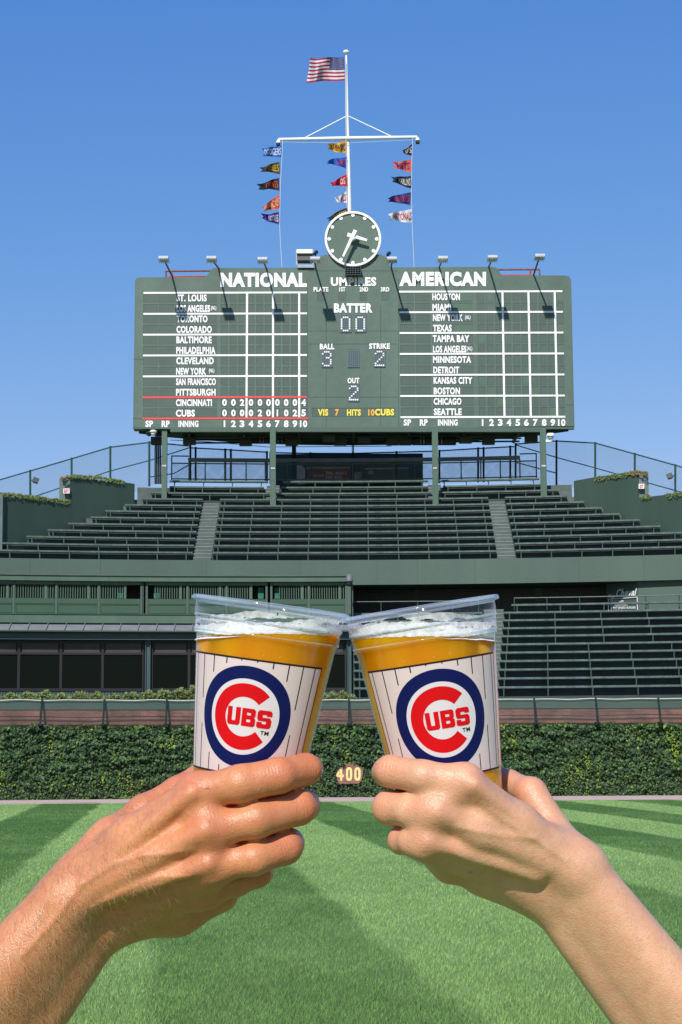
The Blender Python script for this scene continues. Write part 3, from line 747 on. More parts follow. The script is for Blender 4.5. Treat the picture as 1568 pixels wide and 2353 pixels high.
# dark screens hung under the board
for (a, b, y0, y1), nm in zip(((577, 682, 996, 1018), (947.5, 1047, 998, 1021.5)), ('behind the second column', 'behind the third column')):
    Ys = YS + 2.4; A = lambda px, py, d=0: at(px, py, Ys + d)
    t = thing('hanging_screen', 'dark blue back of a hanging screen under the scoreboard ' + nm, 'screen', A((a + b) / 2, y1))
    g = MB(); c = [A(a, y1), A(b, y1), A(b, y1, .25), A(a, y1, .25), A(a, y0), A(b, y0), A(b, y0, .25), A(a, y0, .25)]; g.hexa(c); g.build('panel', pmat('screen_back', (.022, .032, .05), .45, .1, 3) if 'screen_back' not in bpy.data.materials else bpy.data.materials['screen_back'], t)
    for px in (lerp(a, b, .2), lerp(a, b, .27), lerp(a, b, .6), lerp(a, b, .68)): g = MB(); g.bar(A(px, y0 - 4, -.06), A(px, y1 - 2, -.06), .05); g.build('hanger', MSTEEL, t)
    g = MB(); g.bar(A(a, y1, -.04), A(b, y1, -.04), .07); g.bar(A(a, y0, -.04), A(a, y1, -.04), .07); g.bar(A(b, y0, -.04), A(b, y1, -.04), .07); g.build('frame', MDARK, t)
# security cameras
t = thing('dome_camera', 'dark dome camera under the lower left corner of the scoreboard', 'camera', at(592 / 1.741, 990, 99.9) * 1); px = 344
def dome(t, px, py, Y, m1, m2):
    q = at(px, py, Y); g = MB(); g.lathe([(0, .16), (.17, .16), (.2, .05), (.2, 0), (0, 0)], 16, 0, Matrix.Translation(q)); g.build('mount', m1, t)
    g = MB(); g.lathe([(.15, 0), (.13, -.09), (.07, -.15), (0, -.17)], 16, 0, Matrix.Translation(q)); g.build('dome', m2, t)
dome(t, 378 * 0 + 592 / 1.741 + 3, 995, 100.1, MGD, MDARK)
t = thing('dome_camera', 'white dome camera under the lower left corner of the scoreboard', 'camera', at(353, 990, 100)); dome(t, 353, 993.5, 100, MW, MW)
t = thing('security_camera', 'white security camera on an arm beside the outermost right column', 'camera', at(1258, 1012, 99.6))
g = MB(); g.bar(at(1256, 1013, 99.7), at(1268, 1012, 99.5), .12); g.bar(at(1266, 1012, 99.5), at(1266, 1004, 99.5), .08); g.build('arm', MW, t); dome(t, 1265.5, 1003, 99.5, MW, MLAMP)

# ------------------------------------------------------------------ flagpole and flags
YP = YS + .9
def Q(px, py, d=0.0): return at(px, py, YP + d)
fp = thing('flagpole', 'tall white flagpole with a cross yard standing behind the clock', 'flagpole', Q(803.5, 520))
g = MB(); g.tube([Q(804.5, 560), Q(801.5, 400), Q(798.2, 268), Q(795.8, 122)], [.125, .105, .085, .05], 12); g.build('pole', MPOLE, fp)
g = MB(); q = Q(795.7, 121.5); g.lathe([(0, .16), (.1, .14), (.17, .06), (.17, 0), (.06, -.03), (.05, -.14), (0, -.14)], 16, 0, Matrix.Translation(q)); g.build('finial', MPOLE, fp)
g = MB(); g.tube([Q(640.6, 320.3, -.15), Q(799.5, 317.3, -.15), Q(958.8, 314.7, -.15)], [.075, .095, .075], 10); g.build('cross_yard', MPOLE, fp)
for a, b in (((795.5, 267.5), (699.3, 317.5)), ((801.5, 267), (900.5, 313.5))): g = MB(); g.tube([Q(*a), Q(*b, -.1)], .03, 6); g.build('stay', MPOLE, fp)
for px, py in ((640, 321.5), (960, 316)):
    q = Q(px, py + 3, -.15); g = MB(); g.lathe([(0, .1), (.07, .08), (.13, -.08), (.13, -.1), (0, -.1)], 12, 0, Matrix.Translation(q)); g.build('lamp_cap', MPOLE, fp)
    g = MB(); g.lathe([(0, -.1), (.11, -.1), (.10, -.26), (0, -.28)], 12, 0, Matrix.Translation(q)); g.build('yard_lamp', MDARK, fp)
g = MB(); g.tube([Q(650, 326.5, -.2), Q(798, 328.5, -.2), Q(947, 321.5, -.2)], .012, 4)
for pts in ([(650, 322), (649, 350), (645, 420), (643, 516), (645, 560), (648.5, 614)], [(948.5, 317), (946.5, 380), (945.6, 440), (947.3, 511.5), (949.5, 560), (952, 614)], [(794.5, 140), (794.5, 250), (797.5, 420), (798, 490)]):
    g.tube([Q(*p, -.2) for p in pts], .016, 5)
g.build('halyard', MROPE, fp)

fm = {}
def flagmat(rgb):
    if rgb not in fm:
        m, n, l, b = newmat('flag_cloth'); c = srgb(*rgb)
        b.inputs['Base Color'].default_value = (*[min(.8, v * .80) for v in c], 1); b.inputs['Roughness'].default_value = .75
        tr = n.new('ShaderNodeBsdfTranslucent'); tr.inputs[0].default_value = (*[v * .8 for v in c], 1); mx = n.new('ShaderNodeMixShader'); mx.inputs[0].default_value = .25
        l.new(b.outputs[0], mx.inputs[1]); l.new(tr.outputs[0], mx.inputs[2]); l.new(mx.outputs[0], n['Material Output'].inputs[0])
        fm[rgb] = m
    return fm[rgb]
def flag_surface(ht, hb, ft, fb, sag, wav, phase):
    # hoist top/bottom, fly top/bottom in the reference grid; u 0 at the hoist, v 1 at the top
    def f(u, v, off=0.0):
        tx, ty = lerp(ht[0], ft[0], u), lerp(ht[1], ft[1], u); bx, by = lerp(hb[0], fb[0], u), lerp(hb[1], fb[1], u)
        px, py = lerp(bx, tx, v), lerp(by, ty, v)
        s = math.sin(math.pi * u)
        py += sag * s + wav * .85 * math.sin(u * 7.5 + phase + v * .8) * u
        px += wav * .35 * math.sin(u * 6 + v * 3 + phase)
        d = (.115 * wav * math.sin(u * 9.0 + phase + 1.4 * v) + .065 * wav * math.sin(u * 17 + 2.2 * phase - 2.5 * v)) * (.12 + u)
        return Q(px, py, -.2 - d - off)
    return f
def pennant(label, col, tcol, txt, ht, hb, ft, fb, tu=(.08, .85), tv=(.2, .8), sag=0., wav=2.2, phase=0., notch=.12):
    f = flag_surface(ht, hb, ft, fb, sag, wav, phase); g = MB(); nu, nv = 22, 8; vs = []
    for i in range(nu + 1):
        for j in range(nv + 1):
            v = j / nv; u = i / nu * (1 - notch * (1 - abs(2 * v - 1)) * (i / nu)); vs.append(f(u, v))
    g.add(vs, [(i * (nv + 1) + j, (i + 1) * (nv + 1) + j, (i + 1) * (nv + 1) + j + 1, i * (nv + 1) + j + 1) for i in range(nu) for j in range(nv)], 0, True)
    t = thing('team_pennant', label, 'pennant', f(0, 0), 'pennants on the flagpole yard')
    o = g.build('cloth', flagmat(col), t)
    if txt:                                            # the words read left to right, towards the hoist
        def mp(u, v, s=1): return f(lerp(tu[1], tu[0], u), lerp(tv[0], tv[1], v), .035)
        letter_mb(txt, mp, .014).build('lettering', flagmat(tcol), t)
def zc(x, y): return (517 + x / 3.033, 86.2 + y / 3.033)
WH = (240, 240, 245)
pennant('bright blue pennant with white lettering at the top of the left halyard', (40, 110, 205), WH, 'DODGERS', zc(397, 752), zc(391, 835), zc(255, 768), zc(264, 822), tu=(.03, .88), tv=(.2, .82), wav=2, sag=1.2, phase=.5)
pennant('brown pennant with yellow lettering on the left halyard', (75, 58, 50), (225, 185, 40), 'DRES', zc(383, 865), zc(381, 952), zc(242, 905), zc(245, 928), tu=(.04, .55), tv=(.2, .82), wav=2.6, phase=1.2)
pennant('black pennant with orange lettering on the left halyard', (32, 36, 38), (225, 85, 50), 'GIANTS', zc(381, 980), zc(379, 1068), zc(222, 1030), zc(230, 1058), tu=(.04, .62), wav=3, phase=2.2, sag=-2)
pennant('orange red pennant with pale lettering on the left halyard', (225, 95, 65), (235, 205, 165), 'D-BACKS', zc(380, 1093), zc(381, 1187), zc(258, 1178), zc(268, 1210), tu=(.03, .9), wav=2.4, phase=.2, sag=1)
pennant('purple pennant with white lettering at the bottom of the left halyard', (75, 50, 150), WH, 'ROCKIES', zc(380, 1215), zc(384, 1305), zc(252, 1232), zc(258, 1262), tu=(.06, .62), wav=2.4, phase=3, sag=1)
pennant('yellow pennant with navy lettering below the middle of the yard', (235, 180, 25), (30, 40, 80), 'BREWERS', zc(846, 715), zc(846, 806), zc(712, 746), zc(718, 780), tu=(.03, .8), wav=2.2, phase=4, sag=1.5)
pennant('royal blue pennant with red lettering beside the flagpole', (35, 95, 200), (205, 45, 60), 'CUBS', zc(849, 834), zc(849, 914), zc(702, 866), zc(712, 884), tu=(.08, .48), wav=2.4, phase=5, sag=-2.5)
pennant('red pennant with white lettering beside the flagpole', (205, 30, 50), WH, 'DS', zc(850, 950), zc(850, 1036), zc(730, 1012), zc(736, 1028), tu=(.1, .36), wav=2, phase=1, sag=1)
pennant('white pennant with red lettering beside the flagpole above the clock', (228, 228, 235), (190, 30, 50), 'ALS', zc(850, 1069), zc(850, 1152), zc(757, 1118), zc(768, 1138), tu=(.05, .48), wav=2.6, phase=2.4, sag=1.5)
pennant('black pennant with yellow lettering partly behind the clock', (32, 32, 34), (225, 180, 40), 'PIRATES', zc(852, 1184), zc(852, 1266), zc(708, 1258), zc(714, 1276), tu=(.04, .66), wav=2, phase=.6, sag=-1)
pennant('maroon pennant with white lettering at the top of the right halyard', (80, 30, 60), WH, 'IES', zc(1307, 738), zc(1305, 826), zc(1237, 796), zc(1241, 808), tu=(.04, .7), wav=2.4, phase=3.3, sag=-.5)
pennant('orange pennant with blue lettering on the right halyard', (235, 95, 60), (60, 60, 150), 'METS', zc(1302, 850), zc(1300, 940), zc(1166, 868), zc(1172, 900), tu=(.1, .78), wav=2, phase=1.9, sag=1)
pennant('black pennant with white lettering on the right halyard', (30, 40, 52), WH, 'MARLINS', zc(1297, 963), zc(1297, 1052), zc(1155, 964), zc(1164, 996), tu=(.03, .62), wav=2.6, phase=.3, sag=2.5)
pennant('navy blue pennant with red lettering on the right halyard', (45, 65, 140), (200, 45, 70), 'BRAVES', zc(1296, 1078), zc(1296, 1170), zc(1130, 1126), zc(1140, 1152), tu=(.06, .72), wav=2.6, phase=4.4, sag=-2.5)
pennant('white pennant with red lettering at the bottom of the right halyard', (232, 232, 238), (190, 30, 45), 'NATIONALS', zc(1302, 1193), zc(1305, 1289), zc(1134, 1226), zc(1146, 1272), tu=(.02, .8), wav=2.4, phase=5.6, sag=1)
# the stars and stripes
f = flag_surface((791.3, 131.7), (791.3, 185.0), (713.5, 132.5), (703.5, 188), .6, 3.2, .9)
t = thing('national_flag', 'star spangled red and white striped flag flying from the top of the flagpole', 'flag', f(0, 0))
FR, FW, FB = flagmat((178, 34, 58)), flagmat((232, 230, 236)), flagmat((62, 68, 128))
g = MB(); nu, nv = 40, 26; vs = [f(i / nu, j / nv) for i in range(nu + 1) for j in range(nv + 1)]
for i in range(nu):
    for j in range(nv):
        v = 12 - j // 2; mi = 0 if v % 2 == 0 else 1
        if i < 16 and j >= 12: mi = 2
        a = i * (nv + 1) + j; g.f.append((a, a + nv + 1, a + nv + 2, a + 1)); g.m.append(mi); g.sm.append(True)
g.v = [tuple(v) for v in vs]; g.build('cloth', (FR, FW, FB), t)
g = MB()
for r_ in range(9):
    for c in range(6 if r_ % 2 == 0 else 5):
        u = .4 * ((c + .5 + (0 if r_ % 2 == 0 else .5)) / 6.0); v = lerp(.97, .49, (r_ + .5) / 9)
        pts = []
        for k in range(10):
            q = math.pi / 2 + k * math.pi / 5; rr = (1 if k % 2 == 0 else .42); pts.append(f(u + .0165 * rr * math.cos(q), v + .021 * rr * math.sin(q), .03))
        g.add(pts, [tuple(range(10))])
g.build('stars', FW, t)

# ------------------------------------------------------------------ fences, rails and rear of the stand
def fence(label, tops, bots, Y, posts, mesh, postm, mids=(), posty=None):
    t = thing('chain_link_fence', label, 'fence', at(tops[0][0], 1110, Y))
    def yat(line, px):
        for (a, ya), (b, yb) in zip(line, line[1:]):
            if px <= b: break
        return ya + (yb - ya) * (px - a) / (b - a)
    xs = sorted(set([p[0] for p in tops] + [p[0] for p in bots]))
    g = MB(); vs = []
    for x in xs: vs += [at(x, yat(bots, x), Y), at(x, yat(tops, x), Y)]
    g.add(vs, [(2 * i, 2 * i + 2, 2 * i + 3, 2 * i + 1) for i in range(len(xs) - 1)]); g.build('wire_mesh', mesh, t)
    g = MB(); g.tube([at(x, y, Y - .03) for x, y in tops], .035, 6); g.build('top_rail', postm, t)
    g = MB()                                           # the twisted wire ends along the top
    for (x0, y0), (x1, y1) in zip(tops, tops[1:]):
        k = int(abs(x1 - x0) / 5.2)
        for j in range(k):
            px = lerp(x0, x1, (j + .5) / k); py = lerp(y0, y1, (j + .5) / k); g.bar(at(px, py, Y), at(px + 1.2, py - 2.4, Y), .02)
    g.build('wire_ends', postm, t)
    for m_ in mids: g = MB(); g.tube([at(x, y, Y - .03) for x, y in m_], .03, 6); g.build('mid_rail', postm, t)
    for px in posts:
        g = MB(); a = at(px, yat(tops, px) - 2.5, Y - .03); b = at(px, yat(bots, px), Y - .03); g.tube([b, a], .055, 8); g.build('post', postm, t)
    return t
fence('green chain link fence curving down behind the left parapet', [(-60, 1118), (0, 1102.5), (70, 1082), (165, 1054), (254, 1027.5), (343.5, 1016.5), (357.7, 1017.5), (438, 1025)],
      [(-60, 1160), (70, 1150), (300, 1135), (357, 1112), (438, 1106)], 104.2, [70, 165, 254, 343.5, 357.7, 438], MLINK, MPOST,
      [[(-60, 1158), (85, 1139), (254, 1082), (343.5, 1058), (438, 1028)], [(343.5, 1096), (400, 1088), (438, 1066)]])
fence('green chain link fence curving down behind the right parapet', [(1185, 1020.5), (1279, 1013.3), (1368, 1018), (1459, 1043), (1552, 1069), (1625, 1090)],
      [(1185, 1104), (1320, 1120), (1500, 1140), (1625, 1160)], 104.2, [1185, 1279, 1368, 1459, 1552], MLINK, MPOST,
      [[(1185, 1022), (1279, 1051), (1368, 1075), (1552, 1127), (1625, 1146)], [(1185, 1062), (1279, 1087)]])
fence('dark chain link fence behind the left top benches', [(438.5, 1029), (518, 1033), (616, 1039)], [(438.5, 1108), (616, 1110)], 104.6, [450, 518, 531, 614], MLINKD, MPOSTD)
fence('dark chain link fence across the middle under the scoreboard', [(620, 1040), (700, 1041.5), (811, 1041.8), (910, 1039), (1005, 1036.5)], [(620, 1112), (1005, 1112)], 104.6, [622, 714, 812, 911.5, 1000], MLINKD, MPOSTD)
fence('dark chain link fence behind the right top benches', [(1009, 1036), (1099, 1030.5), (1182, 1026)], [(1009, 1110), (1182, 1106)], 104.6, [1010, 1099, 1111.6, 1172.8], MLINKD, MPOSTD)
# dark screen wall behind the middle fence and what stands in front of it
g = MB(); a, b = at(634, 1041, 107.5), at(972, 1041, 107.5); g.box(a.x, b.x, 107.5, 107.8, at(800, 1130, 107.5).z, at(800, 1042.5, 107.5).z, 0)
tag(g.build('wind_screen', pmat('navy_screen', (.030, .072, .13), .8, .15, .6, streak=True)), 'dark navy wind screen standing behind the middle chain link fence', 'screen')
YB = 106.6
def A6(px, py, d=0.0): return at(px, py, YB - d)
t = thing('banner_counter', 'dark red counter banner with pale slogan behind the middle fence', 'banner', A6(763, 1105))
g = MB(); c = [A6(706, 1110), A6(804, 1110), A6(804, 1110, -.5), A6(706, 1110, -.5), A6(706, 1075.5), A6(804, 1075.5), A6(804, 1075.5, -.5), A6(706, 1075.5, -.5)]; g.hexa(c)
g.build('panel', pmat('dark_red', (.42, .05, .065), .6, .2, 1.5), t)
for tx, a, b, y0, y1 in (("THIS BUD'S", 748.5, 797, 1083.5, 1091), ('FOR YOU', 749, 786.5, 1093, 1100.5)):
    letter_mb(tx, lambda u, v: A6(lerp(a, b, u), lerp(y1, y0, v), .03), .045).build('lettering', pmat('pale_print', (.75, .75, .78), .6, .1, 3) if 'pale_print' not in bpy.data.materials else bpy.data.materials['pale_print'], t)
letter_mb('Budweiser', lambda u, v: A6(lerp(720, 745, u), lerp(1096, 1089.5, v) - 2 * u, .03), .02).build('lettering', bpy.data.materials['pale_print'], t)
g = MB(); g.bar(A6(705, 1074.8, .05), A6(805, 1074.8, .05), .08); g.build('top_edge', MSTEEL, t)
t = thing('metal_hood', 'rounded silver metal hood standing left of the red counter banner', 'hood', A6(692, 1112))
pr = [(682.5, 1112), (701.5, 1112), (701.5, 1079), (700.5, 1075), (698, 1071.5), (694, 1069.5), (690, 1069), (682.5, 1069)]
g = MB(); k = len(pr); g.add([A6(*p) for p in pr] + [A6(*p, -.6) for p in pr], [tuple(range(k)), tuple(reversed(range(k, 2 * k)))] + [(i, i + k, (i + 1) % k + k, (i + 1) % k) for i in range(k)])
fixn(g.build('shell', pmat('bright_steel', (.62, .64, .66), .45, .25, 2, metal=.3), t))
t = thing('service_counter', 'long dark steel service counter behind the fence right of the slogan banner', 'counter', A6(900, 1110))
g = MB(); c = [A6(840, 1110), A6(938, 1110), A6(938, 1110, -.6), A6(840, 1110, -.6), A6(840, 1078), A6(938, 1078), A6(938, 1078, -.6), A6(840, 1078, -.6)]; g.hexa(c); g.build('body', pmat('counter_steel', (.045, .07, .085), .3, .3, 1.2, metal=.3), t)
g = MB(); g.bar(A6(839, 1077, .05), A6(939, 1075.5, .05), .07); g.build('counter_edge', MSTEEL, t)
g = MB(); g.add([A6(911 - 64, 1081, .02), A6(924 - 64, 1081, .02), A6(924 - 64, 1089, .02), A6(911 - 64, 1089, .02)], [(3, 2, 1, 0)]); g.build('notice', MSTEEL, t)
t = thing('storage_rack', 'small pale wire rack behind the fence under the clock', 'rack', A6(822, 1112))
for j in range(9): g = MB(); y = 1086 + j * 2.9; g.bar(A6(813, y), A6(830, y), .06); g.build('shelf', MSTEEL, t)
for px in (813, 830): g = MB(); g.bar(A6(px, 1112), A6(px, 1085), .06); g.build('upright', MSTEEL, t)
t = thing('trash_bin', 'black bin standing behind the fence near the third column', 'bin', A6(957, 1110))
g = MB(); c = [A6(945, 1112), A6(968, 1112), A6(968, 1112, -.6), A6(945, 1112, -.6), A6(943, 1083), A6(970, 1083), A6(970, 1083, -.6), A6(943, 1083, -.6)]; g.hexa(c); g.build('body', MDARK, t)
for px in (674.5, 677.2): pass
t = thing('roof_stay', 'dark steel post rising to the scoreboard behind the second column', 'post', at(676, 1110, 103.5)); g = MB(); g.bar(at(676, 1108, 103.3), at(676, 1018, 103.3), .22); g.build('shaft', MPOSTD, t)
t = thing('roof_stay', 'thin pair of dark conduits dropping from the scoreboard below the clock', 'pipes', at(811, 1110, 103.8))
for px in (810, 813): g = MB(); g.tube([at(px, 1108, 103.8), at(px, 1020, 103.8)], .03, 6); g.build('pipe', MPOSTD, t)
g = MB(); g.tube([at(392, 1011, 103.9), at(480, 1015, 103.9), at(616, 1027, 103.9), at(900, 1025, 103.9)], .018, 5); tag(g.build('cable', MDARK), 'thin black cable slung under the scoreboard above the left top benches', 'cable')
# drink rail behind the top row
YD = 103.0
t = thing('drink_rail', 'long grey shelf rail on green posts behind the top bench row', 'railing', pb(435, 1104, YD))
def D(px, py, d=0.0): q = pb(px, py, YD); return (q.x, YD - d, q.z)
z1, z0 = zb(784, 1053.8, YD), zb(784, 1061.5, YD)
g = MB(); g.sweep([(YD - .12, z0), (YD + .2, z0), (YD + .2, z1), (YD - .12, z1)], xb(433, 1060, YD), xb(1195, 1060, YD), 24); g.bent().build('shelf', pmat('slate_grey', (.10, .12, .15), .5, .12, 2), t)
zt = z0 - .1; zbm = zb(784, 1104, YD)
g = MB(); g.sweep([(YD, zbm + .02), (YD + .01, zbm + .02), (YD + .01, zt), (YD, zt)], xb(395, 1060, YD), xb(1233, 1060, YD), 24); g.bent().build('wire_mesh', wire_mat('rail_mesh', (.06, .12, .10), .09, .010), t)
for px in [395, 435, 472, 519, 566, 610, 660, 714, 765, 811, 858, 905, 953, 1005, 1060, 1105, 1150, 1195, 1233]:
    X = xb(px, 1080, YD); g = MB(); g.box(X - .03, X + .03, YD - .04, YD + .02, zbm - .1, z0 if 434 < px < 1196 else z1 + .12); g.bent().build('post', MLEG, t)
for z_ in (zt, zbm + .05): g = MB(); g.sweep([(YD - .03, z_ - .03), (YD + .02, z_ - .03), (YD + .02, z_ + .03), (YD - .03, z_ + .03)], xb(395, 1060, YD), xb(1233, 1060, YD), 24); g.bent().build('rail', MLEG, t)
for a, b in ((395, 435), (1195, 1233)): g = MB(); z_ = z1 + .1; g.sweep([(YD - .03, z_ - .03), (YD + .02, z_ - .03), (YD + .02, z_ + .03), (YD - .03, z_ + .03)], xb(a, 1060, YD), xb(b, 1060, YD), 3); g.bent().build('rail', MLEG, t)

# exit signs and fence floodlights
for px0, px1, y0, y1, Yf, nm in ((146, 160.3, 1122.3, 1133.5, yL(163) - .25, 'left'), (1468.3, 1480.6, 1111.6, 1122.6, yR(1466) - .25, 'right')):
    P = lambda px, py, d=0.0: (lambda q: Vector((q.x, Yf - d + bend(q.x), q.z)))(pb(px, py, Yf))
    t = thing('exit_sign', 'white exit sign with red letters on the %s parapet pier' % nm, 'sign', P((px0 + px1) / 2, y1))
    g = MB(); g.hexa([P(px0, y1), P(px1, y1), P(px1, y1, -.2), P(px0, y1, -.2), P(px0, y0), P(px1, y0), P(px1, y0, -.2), P(px0, y0, -.2)]); g.build('case', MW, t)
    letter_mb('EXIT', lambda u, v: P(lerp(px0 + 1.8, px1 - 1.8, u), lerp(y1 - 1.8, y0 + 1.8, v), .02), .04).build('lettering', MRED, t)
    g = MB(); c = P(px0, (y0 + y1) / 2); g.bar(P((px0 + px1) / 2, y0 + 3, -.2), P((px0 + px1) / 2, y0 + 3, -.7), .08); g.build('bracket', MDARK, t)
for px, py, side, nm in ((83, 1104.5, 1, 'left'), (1539, 1094.5, -1, 'right')):
    c = at(px, py, 103.6)
    t = thing('fence_floodlight', 'black square floodlight clamped to the chain link fence on the %s' % nm, 'floodlight', c)
    M = Matrix.Translation(c) @ Matrix.Rotation(R(18 * side), 4, 'Y') @ Matrix.Rotation(R(-25), 4, 'X')
    g = MB(); g.hexa([M @ Vector(v) for v in ((-.16, -.1, -.14), (.16, -.1, -.14), (.12, .12, -.1), (-.12, .12, -.1), (-.16, -.1, .14), (.16, -.1, .14), (.12, .12, .1), (-.12, .12, .1))]); g.build('housing', pmat('black_green', (.02, .035, .03), .5, .1, 3) if 'black_green' not in bpy.data.materials else bpy.data.materials['black_green'], t)
    g = MB(); g.bar(c, c + Vector((-.3 * side, .3, .08)), .05); g.build('bracket', MDARK, t)

# painted burger menu
def MU(u, py, d=.03):                                  # u along the angled wall
    (x0, y0), (x1, y1) = MENU_A, MENU_B; X = lerp(x0, x1, u); Y = lerp(y0, y1, u); 
    q = pb(lerp(1394, 1467, u), py, Y); return Vector((X - d * .9, Y + bend(X) - d, q.z))
def mw(tx, u0, u1, y0, y1, bold=.02, shear=0.0, slope=0.):
    letter_mb(tx, lambda u, v: MU(lerp(u0, u1, u) + shear * v, lerp(y1, y0, v) + slope * u), bold).build('lettering', MW, cw)
mw('SMALL', .08, .27, 1366, 1373.5, .03); mw('Cheval', .30, .92, 1353.5, 1372.5, .03, .06, -3)
for tx, u1, y in (('HAMBURGER', .55, 1381.5), ('CHEESEBURGER', .68, 1388.5), ('PLANT-BASED BURGER', .92, 1396), ('GOLDEN FRIES', .62, 1403.5)): mw(tx, .12, u1, y - 2.6, y + 2.6, .03, .02)
g = MB()
for a, b in (((.07, 1377), (.98, 1372)), ((.07, 1412), (.98, 1408)), ((.07, 1377), (.07, 1412)), ((.98, 1372), (.98, 1408))): g.bar(MU(*a), MU(*b), .03)
g.build('menu_border', MW, cw)

# ------------------------------------------------------------------ glass fronted lounge with balcony
YK = 88.5
lg = thing('lounge_building', 'green glass fronted lounge with a louvred balcony above, left of the lower bleachers', 'building', pb(400, 1600, YK))
def zk(y, Y=YK): return zb(400, y, Y)
def xk(px, Y=YK): return xb(px, 1450, Y)
XA, XZ = xk(-60), xk(806)
def strip(nm, y0, y1, Ya, Yb, mat, xa=XA, xz=XZ, n=14):
    g = MB(); z1 = zk(y0, Ya); z0 = zk(y1, Ya); g.sweep([(Ya, z0), (Yb, z0), (Yb, z1), (Ya, z1)], xa, xz, n); return g.bent().build(nm, mat, lg)
strip('roof_trim', 1323.5, 1336, YK - .25, YK + 4.3, MGL); strip('roof_edge', 1321.5, 1323.6, YK - .32, YK + 1, MSTEP)
strip('balcony_back', 1336, 1412, YK + 2.2, YK + 2.4, MDARK); strip('base_beam', 1412, 1432, YK - .05, YK + .4, MGL); strip('beam_line', 1432, 1435.5, YK + .02, YK + .4, MGD)
strip('beam_lip', 1410.5, 1412.5, YK - .1, YK + .1, MGD)
strip('balcony_floor', 1410, 1414, YK + .1, YK + 2.3, MGD)
bays = [(-60, 31), (31, 129), (129, 227), (227, 325), (337, 431), (431, 521), (521, 613), (624, 710), (710, 796)]
for px in (31, 129, 227, 325, 337, 431, 521, 613, 624, 710, 796):
    X = xk(px); g = MB(); g.box(X - .045, X + .045, YK - .02, YK + .1, zk(1411), zk(1336)); g.bent().build('balcony_post', MG, lg)
g = MB(); g.box(xk(796) + .05, xk(807), YK - .04, YK + .35, zk(1590), zk(1336)); g.bent().build('corner_post', MG, lg)
g = MB(); g.box(xk(326) + .05, xk(330), YK - .03, YK + .2, zk(1411), zk(1336)); g.bent().build('balcony_post', MG, lg)
MTEAL = pmat('teal_curtain', (.04, .20, .15), .7, .3, 8)
MPANEL = pmat('panel_green', (.038, .084, .052), .5, .10, .5, .2, 1.2)
for bi, (a, b) in enumerate(bays):
    xa, xz = xk(a) + .05, xk(b) - .05
    g = MB(); g.box(xa, xz, YK, YK + .06, zk(1388), zk(1376.5)); g.box(xa, xz, YK + .02, YK + .06, zk(1411), zk(1388) - .01)
    zz = zk(1390), zk(1409)
    for q in (xa + .03, xz - .06): g.box(q, q + .03, YK - .005, YK + .015, zz[1], zz[0])
    for q in zz: g.box(xa + .03, xz - .03, YK - .006, YK + .014, q - .012, q + .012)
    g.bent().build('balcony_panel', MPANEL, lg)
    g = MB(); ya, yb_ = (1343, 1376.5)
    split = .76 if bi in (1, 2) else (.62 if bi in (3, 6) else .85)
    x = xa + (0 if bi not in (4, 7) else .3)
    xend = lerp(xa, xz, split) if bi in (3, 6) else xz
    while x < xend: g.box(x, x + .035, YK + .05, YK + .07, zk(yb_), zk(ya)); x += .105
    g.box(xa, xz, YK + .03, YK + .09, zk(1344.5), zk(1337)); g.box(lerp(xa, xz, split) - .05, lerp(xa, xz, split) + .05, YK + .02, YK + .1, zk(1376.5), zk(1344))
    g.bent().build('louver_screen', MGL, lg)
    if bi in (3, 4, 6, 7):
        u = {3: .42, 4: .14, 6: .8, 7: .06}[bi]; g = MB()
        for j in range(5): X = lerp(xa, xz, u) + j * .05; g.box(X, X + .035, YK + .3, YK + .34 + .02 * (j % 2), zk(1374), zk(1348))
        g.bent().build('curtain', MTEAL, lg)
# lighter green kiosk seen through the louvres
g = MB(); z0, z1 = zk(1376, YK + 1.2), zk(1354, YK + 1.2); xa, xz = xk(60, YK + 1.2), xk(178, YK + 1.2)
g.box(xa, xz, YK + 1.2, YK + 1.5, z0, z1, n=4); g.bent().build('kiosk', MGL, lg)
# seamed canopy roof
g = MB(); za, zc_ = zk(1436, YK - .1), zk(1448.5, YK - .7)
g.sweep([(YK - .1, za), (YK - .7, zc_), (YK - .7, zc_ - .03), (YK - .05, za - .05)], XA, XZ, 20)
X = XA
while X < XZ: g.hexa([(X, YK - .72, zc_), (X + .03, YK - .72, zc_), (X + .03, YK - .12, za), (X, YK - .12, za), (X, YK - .74, zc_ + .06), (X + .03, YK - .74, zc_ + .06), (X + .03, YK - .12, za + .06), (X, YK - .12, za + .06)]); X += .78
g.bent().build('canopy_roof', pmat('grey_canopy', (.19, .20, .215), .5, .12, 2), lg)
strip('gutter', 1449, 1452, YK - .74, YK - .6, MGD); MBEAM = pmat('beam_teal', (.045, .085, .085), .45, .1, 1.5)
strip('steel_beam', 1456, 1468.5, YK - .25, YK - .2, MBEAM); strip('beam_flange', 1468.3, 1470, YK - .4, YK - .05, MBEAM); strip('beam_upper_strip', 1452, 1456, YK - .2, YK + .1, MBEAM)  # last strip: set back above the beam, in the same paint
MFRAME = pmat('window_frame', (.012, .012, .014), .5, .1, 3)
def glassmat(nm, col, rough):
    m, n, l, b = newmat(nm); b.inputs['Base Color'].default_value = (*col, 1); b.inputs['Roughness'].default_value = rough; b.inputs['Specular IOR Level'].default_value = .05
    tc = n.new('ShaderNodeTexCoord'); no = n.new('ShaderNodeTexNoise'); no.inputs['Scale'].default_value = .8; l.new(tc.outputs['Object'], no.inputs[0])
    bp = n.new('ShaderNodeBump'); bp.inputs['Strength'].default_value = .06; l.new(no.outputs[0], bp.inputs['Height']); l.new(bp.outputs[0], b.inputs['Normal']); return m
MPANE = glassmat('dark_glass', (.004, .007, .005), .06); MBLIND = pmat('brown_blind', (.045, .036, .034), .5, .15, 1.2)
YG = YK + .1
